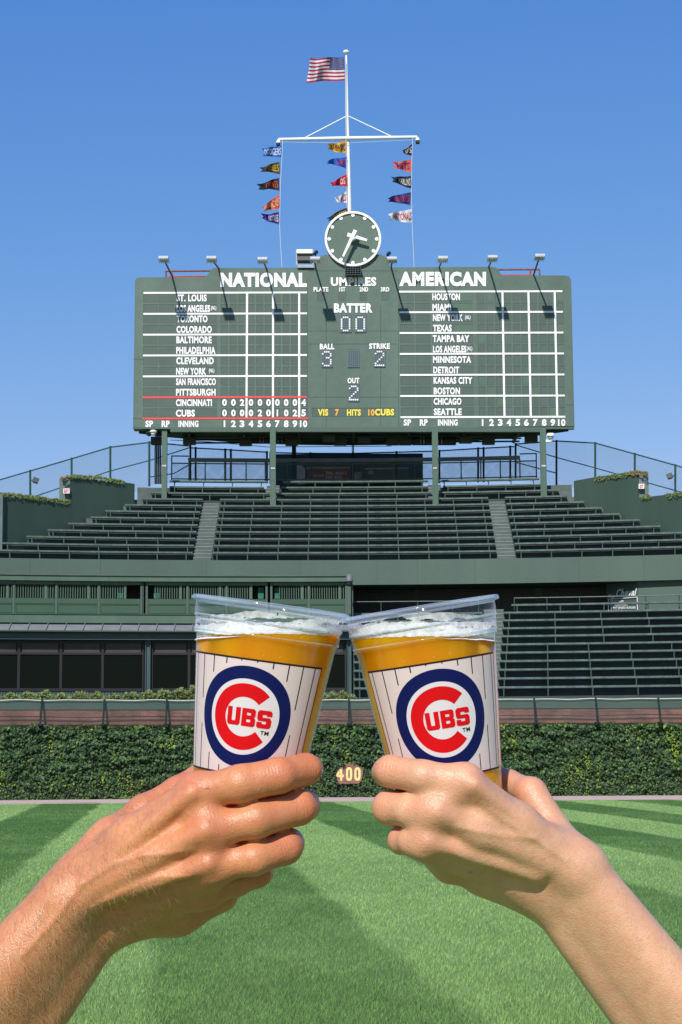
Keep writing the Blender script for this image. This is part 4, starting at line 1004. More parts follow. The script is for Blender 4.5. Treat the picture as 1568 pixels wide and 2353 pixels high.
wins = [(-60, 44), (44, 140.7), (140.7, 236.5), (236.5, 331), (349, 435), (435, 530), (530, 625), (625, 715), (715, 796)]
for a, b in wins:
    xa, xz = xb(a, 1530, YG), xb(b, 1530, YG)
    g = MB(); fz = [1474, 1502.5, 1585]
    for y, h in ((1475, .05), (1502.5, .045), (1584, .05)): z_ = zk(y, YG); g.box(xa + .06, xz - .06, YG - .05, YG + .05, z_ - h, z_ + h)
    for X in (xa, xz - .06): g.box(X, X + .06, YG - .052, YG + .05, zk(1586, YG), zk(1473, YG))
    wn = g.bent().build('window', MFRAME, lg)
    g = MB(); g.box(xa + .06, xz - .06, YG + .01, YG + .03, zk(1584, YG), zk(1502.5, YG)); g.bent().build('pane', MPANE, wn)
    g = MB(); g.box(xa + .13, xz - .13, YG - .02, YG + .02, zk(1500.5, YG), zk(1478.5, YG)); g.bent().build('transom_blind', MBLIND, wn)
g = MB(); g.box(xk(806), xk(806) + .12, YK + .2, YK + 9, 3.5, zk(1336)); g.bent().build('side_wall', MG, lg)
strip('window_back', 1470, 1590, YG + .06, YG + .2, MDARK)
g = MB(); X = XA                                        # corrugated plinth under the windows
z0, z1 = zk(1614, YG), zk(1587.5, YG)
while X < XZ: g.box(X, X + .07, YG - .1, YG, z0, z1); X += .13
g.sweep([(YG - .06, z0), (YG + .2, z0), (YG + .2, z1), (YG - .06, z1)], XA, XZ, 14); g.bent().build('corrugated_plinth', MBEAM, lg)
strip('window_sill', 1585.8, 1588, YG - .14, YG + .1, MFRAME)
for a, b in ((334, 346), (797.5, 808)):
    g = MB(); xa, xz = xb(a, 1530, YG - .25), xb(b, 1530, YG - .25); y0, y1 = zk(1614, YG - .25), zk(1455, YG - .25)
    g.box(xa, xa + .03, YG - .25, YG - .02, y0, y1); g.box(xz - .03, xz, YG - .25, YG - .02, y0, y1); g.box(xa + .03, xz - .03, YG - .15, YG - .1, y0, y1)
    for k in range(3):
        for X in (xa - .13, xz + .1): zz = zk(1458 + k * 3.2, YG); g.tube([(X, YG - .42, zz), (X, YG - .3, zz)], .03, 6)
    g.bent().build('steel_column', MBEAM, lg)
t = thing('corner_camera', 'black dome camera under a grey cap at the right end of the balcony roof', 'camera', at(803, 1330, 87.9))
g = MB(); q = at(803, 1330, 87.5); g.lathe([(0, .2), (.12, .2), (.17, -.08), (.17, -.12), (0, -.12)], 16, 0, Matrix.Translation(q)); g.build('cap', pmat('cap_grey', (.13, .15, .15), .5, .1, 5), t)
g = MB(); g.lathe([(.13, -.12), (.13, -.24), (.08, -.32), (0, -.34)], 16, 0, Matrix.Translation(q)); g.build('dome', MDARK, t)

# ------------------------------------------------------------------ outfield wall
def brickmat():
    m, n, l, b = newmat('old_brick')
    tc = n.new('ShaderNodeTexCoord'); mp = n.new('ShaderNodeMapping'); mp.inputs['Rotation'].default_value = (math.pi / 2, 0, 0); l.new(tc.outputs['Object'], mp.inputs[0])
    br = n.new('ShaderNodeTexBrick'); br.inputs['Color1'].default_value = (.23, .105, .075, 1); br.inputs['Color2'].default_value = (.15, .068, .055, 1); br.inputs['Mortar'].default_value = (.19, .14, .12, 1)
    br.inputs['Scale'].default_value = 1.0; br.inputs['Mortar Size'].default_value = .010; br.inputs['Brick Width'].default_value = .23; br.inputs['Row Height'].default_value = .085; l.new(mp.outputs[0], br.inputs[0])
    no = n.new('ShaderNodeTexNoise'); no.inputs['Scale'].default_value = 1.3; no.inputs['Detail'].default_value = 7; l.new(tc.outputs['Object'], no.inputs[0])
    cr = n.new('ShaderNodeValToRGB'); cr.color_ramp.elements[0].position = .3; cr.color_ramp.elements[0].color = (.62, .6, .62, 1); cr.color_ramp.elements[1].position = .72; cr.color_ramp.elements[1].color = (1.5, 1.35, 1.25, 1); l.new(no.outputs[0], cr.inputs[0])
    mx = n.new('ShaderNodeMix'); mx.data_type = 'RGBA'; mx.blend_type = 'MULTIPLY'; mx.inputs[0].default_value = 1; l.new(br.outputs[0], mx.inputs[6]); l.new(cr.outputs[0], mx.inputs[7]); l.new(mx.outputs[2], b.inputs['Base Color'])
    b.inputs['Roughness'].default_value = .85; bp = n.new('ShaderNodeBump'); bp.inputs['Strength'].default_value = .5; bp.inputs['Distance'].default_value = .01; l.new(br.outputs['Fac'], bp.inputs['Height']); bp.invert = True; l.new(bp.outputs[0], b.inputs['Normal']); return m
MBRICK = brickmat()
WX = [-20 + 40 * i / 40 for i in range(41)]
def wall_strip(g, o0, o1, z0, z1, mi=0):
    vs = []
    for x in WX:
        y = wall_y(x); vs += [(x, y + o0, z0), (x, y + o1, z0), (x, y + o1, z1), (x, y + o0, z1)]
    for i in range(len(WX) - 1):
        g.add(vs[4 * i:4 * i + 8], [(0, 4, 5, 1), (1, 5, 6, 2), (2, 6, 7, 3), (3, 7, 4, 0)], mi)
    return g
ow = thing('outfield_wall', 'red brick outfield wall showing above the ivy, with a green padded cap', 'wall', (0, 80.9, 0))
wall_strip(MB(), .40, .85, 0, 3.50).build('brickwork', MBRICK, ow)
wall_strip(MB(), .36, 1.2, 3.495, 3.90).build('green_cap', MG, ow)
g = MB(); vs = []
for x in WX: vs += [(x, wall_y(x) + 1.2, 3.86), (x, 89, 3.86)]
g.add(vs, [(2 * i, 2 * i + 2, 2 * i + 3, 2 * i + 1) for i in range(40)]); g.build('planter_top', MCONC, ow)
# basket fence leaning over the wall
bf = thing('basket_fence', 'low leaning chain link basket fence along the top of the brick wall', 'fence', (0, 80.4, 2.9))
def W3(x, o_, z): return (x, wall_y(x) + o_, z)
g = MB(); vs = []
for x in WX: vs += [W3(x, -.18, 2.95), W3(x, .28, 3.86)]
g.add(vs, [(2 * i, 2 * i + 2, 2 * i + 3, 2 * i + 1) for i in range(40)]); g.build('wire_mesh', wire_mat('basket_mesh', (.02, .05, .045), .075, .0075), bf)
g = MB(); g.tube([W3(-20 + 40 * i / 160, .27, 3.875 + .012 * math.sin(i * .9) - .02 * abs(math.sin(i * math.pi / 10))) for i in range(161)], .017, 6); g.build('top_cable', pmat('white_cable', (.62, .60, .52), .6, .1, 6), bf)
g = MB()
for z_, o_ in ((3.03, -.15), (3.07, -.1), (3.2, -.05)): g.tube([W3(-20 + 40 * i / 160, o_, z_ + .05 * abs(math.sin(i * math.pi / 20 + z_)) - .03) for i in range(161)], .014, 5)
g.build('sagging_cables', MDARK, bf)
for px in (-48, 95, 239, 383, 523, 662, 802, 942, 1083, 1229, 1371, 1515):
    q = at(px, 1640, wall_y((px - 784) / 4600 * 80) + .1); x = q.x
    g = MB(); g.bar(W3(x, -.22, 2.86), W3(x, .27, 3.90), .07); g.box(x - .09, x + .09, wall_y(x) - .26, wall_y(x) + .1, 2.86, 2.93); g.build('post', MPOSTD, bf)

# ivy: one leafy mass of folded, pointed leaves over a backing painted as shade
def leafmat(nm, stops):
    m, n, l, b = newmat(nm); at_ = n.new('ShaderNodeAttribute'); at_.attribute_name = 'tint'
    cr = n.new('ShaderNodeValToRGB'); e = cr.color_ramp.elements
    while len(e) < len(stops): e.new(.5)
    for el, (p, c) in zip(e, stops): el.position = p; el.color = (*c, 1)
    l.new(at_.outputs['Fac'], cr.inputs[0]); l.new(cr.outputs[0], b.inputs['Base Color']); b.inputs['Roughness'].default_value = .5; b.inputs['Specular IOR Level'].default_value = .3
    tr = n.new('ShaderNodeBsdfTranslucent'); l.new(cr.outputs[0], tr.inputs[0]); mx = n.new('ShaderNodeMixShader'); mx.inputs[0].default_value = .2
    l.new(b.outputs[0], mx.inputs[1]); l.new(tr.outputs[0], mx.inputs[2]); l.new(mx.outputs[0], n['Material Output'].inputs[0]); return m
LEAF = np.array([(0, 0, 0), (.30, .10, .10), (.46, .42, .06), (.22, .52, .05), (0, 1.0, -.06), (-.22, .52, .05), (-.46, .42, .06), (-.30, .10, .10)], np.float32)
def leaves(name, pos, nrm, tipd, size, tint, mat, parent=None, origin=(0, 0, 0)):
    """pos, nrm, tipd: (N,3); leaf lies in the plane of nrm with its tip towards tipd"""
    N = len(pos); nrm = nrm / np.linalg.norm(nrm, axis=1)[:, None]
    t = tipd - (tipd * nrm).sum(1)[:, None] * nrm; t /= np.linalg.norm(t, axis=1)[:, None] + 1e-9; s = np.cross(t, nrm)
    V = pos[:, None] + size[:, None, None] * (LEAF[None, :, 0:1] * s[:, None] + LEAF[None, :, 1:2] * t[:, None] + LEAF[None, :, 2:3] * -nrm[:, None])
    V = V - np.array(origin)
    fi = np.array([[0, 1, 2, 3], [0, 3, 4, 4], [0, 4, 5, 5], [0, 5, 6, 7]])
    loops = []; tot = []
    F_ = [[0, 1, 2, 3], [0, 3, 4], [0, 4, 5], [0, 5, 6, 7]]
    base = np.arange(N)[:, None] * 8; idx = np.concatenate([np.array(f) for f in F_])
    L = (base + idx[None]).ravel().astype(np.int32); tot = np.tile([4, 3, 3, 4], N).astype(np.int32); st = np.concatenate([[0], np.cumsum(tot)[:-1]]).astype(np.int32)
    me = bpy.data.meshes.new(name); me.vertices.add(N * 8); me.loops.add(len(L)); me.polygons.add(len(tot))
    me.vertices.foreach_set('co', V.astype(np.float32).ravel()); me.loops.foreach_set('vertex_index', L); me.polygons.foreach_set('loop_start', st); me.polygons.foreach_set('loop_total', tot)
    me.update(); a = me.attributes.new('tint', 'FLOAT', 'POINT'); a.data.foreach_set('value', np.repeat(tint, 8).astype(np.float32)); me.materials.append(mat)
    o = bpy.data.objects.new(name, me); COL.objects.link(o)
    if parent: o.parent = parent
    return o
rng = np.random.default_rng(11)
HOLE = (at(772, 1780, 80.6).x, at(833.5, 1780, 80.6).x, at(800, 1801.5, 80.6).z, at(800, 1755.5, 80.6).z)
def inhole(x, z, mrg=0.0):
    cx, cz = (HOLE[0] + HOLE[1]) / 2, (HOLE[2] + HOLE[3]) / 2; hx, hz = (HOLE[1] - HOLE[0]) / 2 + mrg, (HOLE[3] - HOLE[2]) / 2 + mrg
    return (np.abs((x - cx) / hx) ** 3.2 + np.abs((z - cz) / hz) ** 3.2) < 1
IVY = leafmat('ivy_leaf', [(0, (.014, .034, .018)), (.35, (.042, .086, .038)), (.62, (.078, .150, .048)), (.82, (.12, .22, .036)), (1, (.26, .36, .04))])
def vnoise(x, z, sx, sz, seed): return np.array([noise.noise(Vector((a * sx + seed, b * sz, seed * 1.7))) for a, b in zip(x, z)])
N = 40000
x = (rng.random(N) * 2 - 1) * 16.6; z = .02 + rng.random(N) * 2.92 
z = np.where(z > 2.7, z + .10 * vnoise(x, 0 * x, 1.7, 1, 21.0) - .05, z); keep = ~inhole(x, z) & (vnoise(x, z, 4, 7, 7.7) > -.50 + .12 * rng.random(len(x))); x, z = x[keep], z[keep]; N = len(x)
clump = vnoise(x, z, 1.6, 3.6, 3.1); clump2 = vnoise(x, z, 5, 9, 7.7); pat = vnoise(x, z, .9, .5, 5.5) + .55 * vnoise(x, z, 4.5, 1.1, 9.5)
wy = np.array([wall_y(v) for v in x])
dep = .13 + .20 * clump + .11 * clump2 + .05 * rng.standard_normal(N)
zz = z + .03 * np.sin(x * 3.1) * (z > 2.6)
pos = np.stack([x, wy + .22 - np.clip(dep, -.12, .42), zz], 1)
nrm = np.stack([.45 * rng.standard_normal(N), -1 + .2 * rng.standard_normal(N), .55 + .45 * rng.standard_normal(N)], 1)
tip = np.stack([.5 * rng.standard_normal(N), -.35 + 0 * x, -1 + .3 * rng.standard_normal(N)], 1)
size = (.070 + .095 * rng.random(N) ** 1.5) * (1 + .35 * clump) * np.where(z < .9, .72, 1.0) * np.where(pat > .42, .7, 1)
tint = np.clip(.40 + .20 * rng.standard_normal(N) + .10 * (z < .9) + np.clip(pat - .28, 0, 1) * 1.25, 0, 1); tint = np.where(z > 2.75, np.clip(tint + .22 * rng.random(N), 0, 1), tint)
iv = leaves('ivy', pos, nrm, tip, size, tint, IVY); tag(iv, 'thick dark ivy covering the brick outfield wall', 'ivy', kind='stuff')
g = MB(); n_ = 0                                       # shade behind the leaves painted as a dark sheet, open round the painted number
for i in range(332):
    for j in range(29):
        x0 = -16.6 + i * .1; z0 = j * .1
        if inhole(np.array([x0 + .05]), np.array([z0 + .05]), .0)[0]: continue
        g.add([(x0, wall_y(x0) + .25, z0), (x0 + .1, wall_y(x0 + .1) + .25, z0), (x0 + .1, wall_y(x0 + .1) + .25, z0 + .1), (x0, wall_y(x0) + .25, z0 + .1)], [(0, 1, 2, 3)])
o = g.build('ivy_backing', pmat('ivy_backing_shade', (.020, .032, .016), .9, .4, 4, .4, 20)); tag(o, 'dark sheet painted as the shade behind the ivy leaves on the outfield wall', 'ivy', kind='stuff')
mk = thing('distance_marker', 'pale yellow painted number 400 on bare brick in the ivy', 'sign', (HOLE[0], 80.9, HOLE[2]))
M4 = pmat('marker_yellow', (.72, .58, .24), .7, .12, 6, var2=.18, s2=14)
def PK(px, py):
    q = at(px, py, 80.4); return Vector((q.x, wall_y(q.x) + .012, q.z))
g = MB(); k = 48; vs = []
for j in range(k):
    q = 2 * math.pi * j / k; c, s_ = math.cos(q), math.sin(q); hx, hz = (HOLE[1] - HOLE[0]) / 2, (HOLE[3] - HOLE[2]) / 2
    wob = 1 + .03 * math.sin(5 * q) + .02 * math.sin(11 * q + 1); x = (HOLE[0] + HOLE[1]) / 2 + hx * wob * abs(c) ** .62 * (1 if c > 0 else -1); vs.append((x, wall_y(x) + .03, (HOLE[2] + HOLE[3]) / 2 + hz * wob * abs(s_) ** .62 * (1 if s_ > 0 else -1)))
g.add(vs + [(x, y + .35, z) for x, y, z in vs], [tuple(range(k))] + [(i, i + k, (i + 1) % k + k, (i + 1) % k) for i in range(k)]); fixn(g.build('brick_patch', MBRICK, mk))
for tx, a, b in (('4', 772.9, 790.2), ('0', 795.3, 809.8), ('0', 814.8, 828.8)):
    if tx == '4':
        g = MB(); P = lambda u, v: PK(lerp(a, b, u), lerp(1794, 1763, v))
        g.add([P(.52, 0), P(.82, 0), P(.82, .27), P(1, .27), P(1, .47), P(.82, .47), P(.82, 1), P(.46, 1), P(0, .42), P(0, .38), P(.16, .27), P(.52, .27), P(.40, .46), P(.52, .46), P(.52, .68)],
              [(0, 1, 2, 11), (2, 3, 4, 5), (11, 2, 5, 13), (13, 5, 6, 14), (14, 6, 7), (14, 7, 8, 12), (12, 8, 9, 10), (12, 10, 11, 13)])
    else:
        g = MB(); n_ = 32; ox = (a + b) / 2; oy = 1778.3
        sup = lambda q, p: (abs(math.cos(q)) ** p * (1 if math.cos(q) > 0 else -1), abs(math.sin(q)) ** p * (1 if math.sin(q) > 0 else -1))
        vs = []
        for j in range(n_):
            q = 2 * math.pi * j / n_; c, s_ = sup(q, .62); vs.append(PK(ox + 7.2 * c, oy - 15.4 * s_))
        for j in range(n_):
            q = 2 * math.pi * j / n_; c, s_ = sup(q, .5); vs.append(PK(ox + 2.0 * c, oy - 9.6 * s_))
        g.add(vs, [(j, (j + 1) % n_, (j + 1) % n_ + n_, j + n_) for j in range(n_)])
    g.build('lettering', M4, mk)

# junipers in the planter, trailing plants on the parapets
JUN = leafmat('juniper', [(0, (.05, .075, .025)), (.5, (.14, .19, .06)), (1, (.28, .31, .11))])
def shrub(px, wpx, hgt, sd):
    r_ = np.random.default_rng(sd); Y = 84.2; q = at(px, 1610, Y); N = 3000; rad = wpx / 4600 * Y
    th = r_.random(N) * 2 * np.pi; rr = np.sqrt(r_.random(N)); h = r_.random(N) ** .8
    lx = rr * np.cos(th); ly = rr * np.sin(th); env = (1 - .55 * np.abs(lx) ** 3) * (1 + .22 * np.sin(lx * 9 + sd * 2.1) + .12 * np.sin(lx * 23 + sd))
    pos = np.stack([q.x + lx * rad, q.y + ly * .55 + 0 * lx, 3.86 + h * hgt * env], 1)
    nr = np.stack([r_.standard_normal(N), -.8 + r_.standard_normal(N) * .7, .8 + r_.standard_normal(N) * .6], 1); tp = np.stack([lx + r_.standard_normal(N) * .8, -.3 + ly * .6, .8 + .4 * r_.standard_normal(N)], 1)
    return leaves('juniper_shrub', pos, nr, tp, .06 + .06 * r_.random(N), np.clip(.25 + .45 * h + .22 * r_.standard_normal(N), 0, 1), JUN, origin=(q.x, q.y, 3.86)), (q.x, q.y, 3.86)
SP_ = [(-10, 'at the left edge of the photo'), (42, 'below the first full window from the left'), (95, 'second along from the left edge'), (148, 'below the mullion right of the blind with a highlight'), (202, 'under the third window'), (254, 'left of the window with the plain brown blind'), (306, 'just left of the steel lounge column'), (358, 'just right of the steel lounge column'), (404, 'tallest of the row left of the cups'), (448, 'touching the left edge of the left cup'), (752, 'just right of the left cup'), (782, 'at the right end of the lounge windows')]
for j, (px, lab) in enumerate(SP_):
    o, l_ = shrub(px, 56 if px < 700 else 34, .30 + .12 * ((j * 37) % 5) / 4 + (.16 if j in (8, 9) else 0), j + 1); o.location = l_; tag(o, 'low feathery juniper in the planter, ' + lab, 'shrub', 'junipers in the planter below the lounge')
SUC = leafmat('trailing_plant', [(0, (.05, .085, .02)), (.5, (.14, .19, .045)), (.85, (.24, .27, .07)), (1, (.33, .17, .08))])
def trailing(label, line, Yf, sd, dens=11, red=(0, 0)):
    r_ = np.random.default_rng(sd); P = []; T = []; S_ = []; D_ = []
    for (x0, y0), (x1, y1) in zip(line, line[1:]):
        for _ in range(int(abs(x1 - x0) * dens)):
            u = r_.random(); px = lerp(x0, x1, u); py = lerp(y0, y1, u); Y = Yf(px); q = pb(px, py, Y); hang = r_.random() < .16
            tuft = .6 + .6 * noise.noise(Vector((px * .12, sd, 0)))
            up = r_.random() * .12 * tuft if not hang else -r_.random() * .22 * max(0, tuft)
            yy = Y + (r_.random() * .5 if not hang else -.05 - .1 * r_.random())
            P.append((q.x, yy + bend(q.x), q.z + up)); D_.append((r_.standard_normal(), -.6, .3 if not hang else -1)); S_.append(.045 + .05 * r_.random()); T.append(min(.86, max(0, .55 + .25 * r_.standard_normal())) if not (red[0] < px < red[1] and r_.random() < .6) else 1.0)
    P = np.array(P); N = len(P); o = leaves('trailing_plant', P, np.stack([.6 * r_.standard_normal(N), -1 + .4 * r_.standard_normal(N), .7 + .5 * r_.standard_normal(N)], 1), np.array(D_), np.array(S_), np.array(T), SUC, origin=tuple(P[0])); o.location = tuple(P[0])
    tag(o, label, 'plant')
trailing('yellow green succulents along the high part of the left parapet', [(140, 1098), (175, 1093.5), (225, 1097), (285, 1107)], yL, 5, 12, (138, 156))
trailing('yellow green succulents along the low part of the left parapet', [(-20, 1133), (40, 1137.5), (110, 1146.5), (162, 1153)], yL, 6, 10)
trailing('yellow green succulents along the high part of the right parapet', [(1365, 1099), (1420, 1092), (1462, 1084), (1489, 1087)], yR, 7, 12, (1450, 1480))
trailing('small green tuft behind the right exit sign pier', [(1474, 1143), (1494, 1139)], yR, 8, 14)
trailing('yellow green succulents at the low end of the right parapet', [(1530, 1137.5), (1610, 1129)], yR, 9, 10)
t = None

# ------------------------------------------------------------------ the two plastic cups of beer
YC = 1.31; MM = YC / F                                  # metres of one grid step at the cups
def plastic():
    m, n, l, b = newmat('clear_plastic'); tr = n.new('ShaderNodeBsdfTransparent'); tr.inputs[0].default_value = (.965, .975, .985, 1)
    gl = n.new('ShaderNodeBsdfGlossy'); gl.inputs['Roughness'].default_value = .06; gl.inputs[0].default_value = (.95, .97, 1, 1)
    lw = n.new('ShaderNodeLayerWeight'); lw.inputs[0].default_value = .5
    pw = n.new('ShaderNodeMath'); pw.operation = 'POWER'; pw.inputs[1].default_value = 3.5; l.new(lw.outputs['Facing'], pw.inputs[0])
    ad = n.new('ShaderNodeMath'); ad.operation = 'MULTIPLY_ADD'; ad.inputs[1].default_value = .34; ad.inputs[2].default_value = .025; l.new(pw.outputs[0], ad.inputs[0])
    mx = n.new('ShaderNodeMixShader'); l.new(ad.outputs[0], mx.inputs[0]); l.new(tr.outputs[0], mx.inputs[1]); l.new(gl.outputs[0], mx.inputs[2]); l.new(mx.outputs[0], n['Material Output'].inputs[0])
    tc = n.new('ShaderNodeTexCoord'); no = n.new('ShaderNodeTexNoise'); no.inputs['Scale'].default_value = 55; l.new(tc.outputs['Object'], no.inputs[0])
    bp = n.new('ShaderNodeBump'); bp.inputs['Strength'].default_value = .12; bp.inputs['Distance'].default_value = .002; l.new(no.outputs[0], bp.inputs['Height']); l.new(bp.outputs[0], gl.inputs['Normal'])
    return m
def beer():
    m, n, l, b = newmat('amber_beer'); tc = n.new('ShaderNodeTexCoord')
    mp = n.new('ShaderNodeMapping'); mp.inputs['Scale'].default_value = (38, 38, 7); l.new(tc.outputs['Object'], mp.inputs[0])
    no = n.new('ShaderNodeTexNoise'); no.inputs['Scale'].default_value = 1; no.inputs['Detail'].default_value = 3; l.new(mp.outputs[0], no.inputs[0])
    cr = n.new('ShaderNodeValToRGB'); cr.color_ramp.elements[0].position = .32; cr.color_ramp.elements[0].color = (.80, .245, .002, 1); cr.color_ramp.elements[1].position = .68; cr.color_ramp.elements[1].color = (.95, .38, .004, 1); l.new(no.outputs[0], cr.inputs[0])
    vo = n.new('ShaderNodeTexVoronoi'); vo.inputs['Scale'].default_value = 170; l.new(tc.outputs['Object'], vo.inputs[0]); bu = n.new('ShaderNodeMapRange'); bu.inputs[1].default_value = .05; bu.inputs[2].default_value = .11; bu.inputs[3].default_value = .55; bu.inputs[4].default_value = 0; l.new(vo.outputs[0], bu.inputs[0])
    mc = n.new('ShaderNodeMix'); mc.data_type = 'RGBA'; mc.inputs[7].default_value = (1, .70, .22, 1); l.new(bu.outputs[0], mc.inputs[0]); l.new(cr.outputs[0], mc.inputs[6]); l.new(mc.outputs[2], b.inputs['Base Color'])
    b.inputs['Roughness'].default_value = .18; b.inputs['Specular IOR Level'].default_value = .25
    b.inputs['Subsurface Weight'].default_value = 1.0; b.inputs['Subsurface Radius'].default_value = (1.0, .45, .06); b.inputs['Subsurface Scale'].default_value = .02
    b.inputs['Coat Weight'].default_value = .15; b.inputs['Coat Roughness'].default_value = .06
    return m
def foam(film=False):
    m, n, l, b = newmat('foam_lace' if film else 'beer_foam'); tc = n.new('ShaderNodeTexCoord')
    vo = n.new('ShaderNodeTexVoronoi'); vo.inputs['Scale'].default_value = 420; l.new(tc.outputs['Object'], vo.inputs[0])
    v2 = n.new('ShaderNodeTexVoronoi'); v2.inputs['Scale'].default_value = 130; l.new(tc.outputs['Object'], v2.inputs[0])
    mi = n.new('ShaderNodeMath'); mi.operation = 'MINIMUM'; l.new(vo.outputs[0], mi.inputs[0]); l.new(v2.outputs[0], mi.inputs[1])
    cr = n.new('ShaderNodeValToRGB'); cr.color_ramp.elements[0].color = (.76, .73, .70, 1); cr.color_ramp.elements[1].position = .25; cr.color_ramp.elements[1].color = (.86, .84, .82, 1); l.new(mi.outputs[0], cr.inputs[0]); l.new(cr.outputs[0], b.inputs['Base Color'])
    bp = n.new('ShaderNodeBump'); bp.inputs['Strength'].default_value = .25; bp.inputs['Distance'].default_value = .001; l.new(mi.outputs[0], bp.inputs['Height']); l.new(bp.outputs[0], b.inputs['Normal'])
    b.inputs['Roughness'].default_value = .4; b.inputs['Subsurface Weight'].default_value = .3; b.inputs['Subsurface Radius'].default_value = (1, .8, .6); b.inputs['Subsurface Scale'].default_value = .004
    if film:                                            # the drained upper lace lets the cup behind show through its bubbles
        at_ = n.new('ShaderNodeAttribute'); at_.attribute_name = 'lace'; no = n.new('ShaderNodeTexNoise'); no.inputs['Scale'].default_value = 240; no.inputs['Detail'].default_value = 3; l.new(tc.outputs['Object'], no.inputs[0])
        ml = n.new('ShaderNodeMath'); ml.operation = 'MULTIPLY_ADD'; ml.inputs[1].default_value = .9; ml.inputs[2].default_value = -.28; l.new(no.outputs[0], ml.inputs[0])
        ad = n.new('ShaderNodeMath'); ad.operation = 'ADD'; ad.use_clamp = True; l.new(at_.outputs['Fac'], ad.inputs[0]); l.new(ml.outputs[0], ad.inputs[1])
        tr = n.new('ShaderNodeBsdfTransparent'); mx = n.new('ShaderNodeMixShader'); l.new(ad.outputs[0], mx.inputs[0]); l.new(b.outputs[0], mx.inputs[1]); l.new(tr.outputs[0], mx.inputs[2]); l.new(mx.outputs[0], n['Material Output'].inputs[0])
    return m
def ink(nm, col, thr=0.0):
    m, n, l, b = newmat(nm); b.inputs['Base Color'].default_value = (*col, 1); b.inputs['Roughness'].default_value = .35; b.inputs['Specular IOR Level'].default_value = .18
    if thr:
        tr = n.new('ShaderNodeBsdfTransparent'); mx = n.new('ShaderNodeMixShader'); mx.inputs[0].default_value = thr
        l.new(b.outputs[0], mx.inputs[1]); l.new(tr.outputs[0], mx.inputs[2]); l.new(mx.outputs[0], n['Material Output'].inputs[0])
    return m
def rimmat():
    m, n, l, b = newmat('clear_rim'); tr = n.new('ShaderNodeBsdfTransparent'); tr.inputs[0].default_value = (.93, .96, 1, 1); b.inputs['Base Color'].default_value = (.72, .80, .92, 1); b.inputs['Roughness'].default_value = .08; b.inputs['Coat Weight'].default_value = 1; b.inputs['Coat Roughness'].default_value = .05; b.inputs['Specular IOR Level'].default_value = .9
    lw = n.new('ShaderNodeLayerWeight'); lw.inputs[0].default_value = .45; mr = n.new('ShaderNodeMapRange'); mr.inputs[3].default_value = .06; mr.inputs[4].default_value = .50; l.new(lw.outputs['Facing'], mr.inputs[0])
    mx = n.new('ShaderNodeMixShader'); l.new(mr.outputs[0], mx.inputs[0]); l.new(tr.outputs[0], mx.inputs[1]); l.new(b.outputs[0], mx.inputs[2]); l.new(mx.outputs[0], n['Material Output'].inputs[0]); return m
PLASTIC, BEER, FOAM, RIMMAT, LACE = plastic(), beer(), foam(), rimmat(), foam(True)
INKS = (ink('label_white', (.84, .79, .81), .36), ink('label_navy', (.004, .008, .075)), ink('label_red', (.60, .004, .008)), ink('label_line', (.015, .015, .02)))
RB, RT, ZT_ = .0293, .0461, .1465                        # radius at the base, under the ridges, and that height
def rad(z): return RB + (RT - RB) * z / ZT_ if z <= ZT_ else RT + (z - ZT_) * .12
ZB = .011
PROF = [(0, ZB + .0035), (rad(ZB) - .004, ZB + .0035), (rad(ZB) - .0015, ZB), (rad(ZB), ZB + .001)] + [(rad(z), z) for z in (.03, .06, .09, .12, .1455)] + [(.0470, .1470), (.0477, .1482), (.0480, .1545), (.0481, .1560), (.0488, .1575), (.0491, .1630), (.0490, .1655)]
LIP = [(.0489, .1652), (.0494, .1662), (.0505, .1664), (.0516, .1667), (.0522, .1672), (.0521, .1686), (.0514, .1697), (.0503, .1700), (.0494, .1694), (.0489, .1680)]
CUBS_POLY = {   # block letters in a unit box: (outline, holes as separate bridging polygons avoided by splitting into convex pieces)
 'U': [[(0, .12), (0, 1), (.36, 1), (.36, .30)], [(0, .12), (.36, .30), (.40, .24), (.12, 0)], [(.12, 0), (.40, .24), (.60, .24), (.88, 0)], [(.88, 0), (.60, .24), (.64, .30), (1, .12)], [(.64, .30), (.64, 1), (1, 1), (1, .12)]],
 'B': [[(0, 0), (.36, 0), (.36, 1), (0, 1)], [(.36, 0), (.88, 0), (1, .10), (.62, .24), (.36, .24)], [(1, .10), (1, .42), (.64, .40), (.64, .26), (.62, .24)], [(.36, .40), (.64, .40), (1, .42), (.90, .52), (.98, .60), (.64, .62), (.36, .62)], [(.64, .62), (.98, .60), (.98, .90), (.64, .76)], [(.36, .78), (.62, .78), (.64, .76), (.98, .90), (.86, 1), (.36, 1)]],
 'S': [[(0, .08), (.12, 0), (.86, 0), (1, .12), (.64, .24), (.36, .24)], [(0, .08), (.36, .24), (.36, .34), (0, .34)], [(1, .12), (1, .46), (.64, .40), (.64, .24)], [(1, .46), (.88, .60), (.36, .60), (.10, .40), (.64, .40)], [(.36, .60), (0, .54), (.10, .40)], [(0, .54), (.36, .60), (.36, .76), (0, .88)], [(0, .88), (.36, .76), (.64, .76), (.88, 1), (.14, 1)], [(.88, 1), (.64, .76), (.64, .68), (1, .68), (1, .90)]],
}
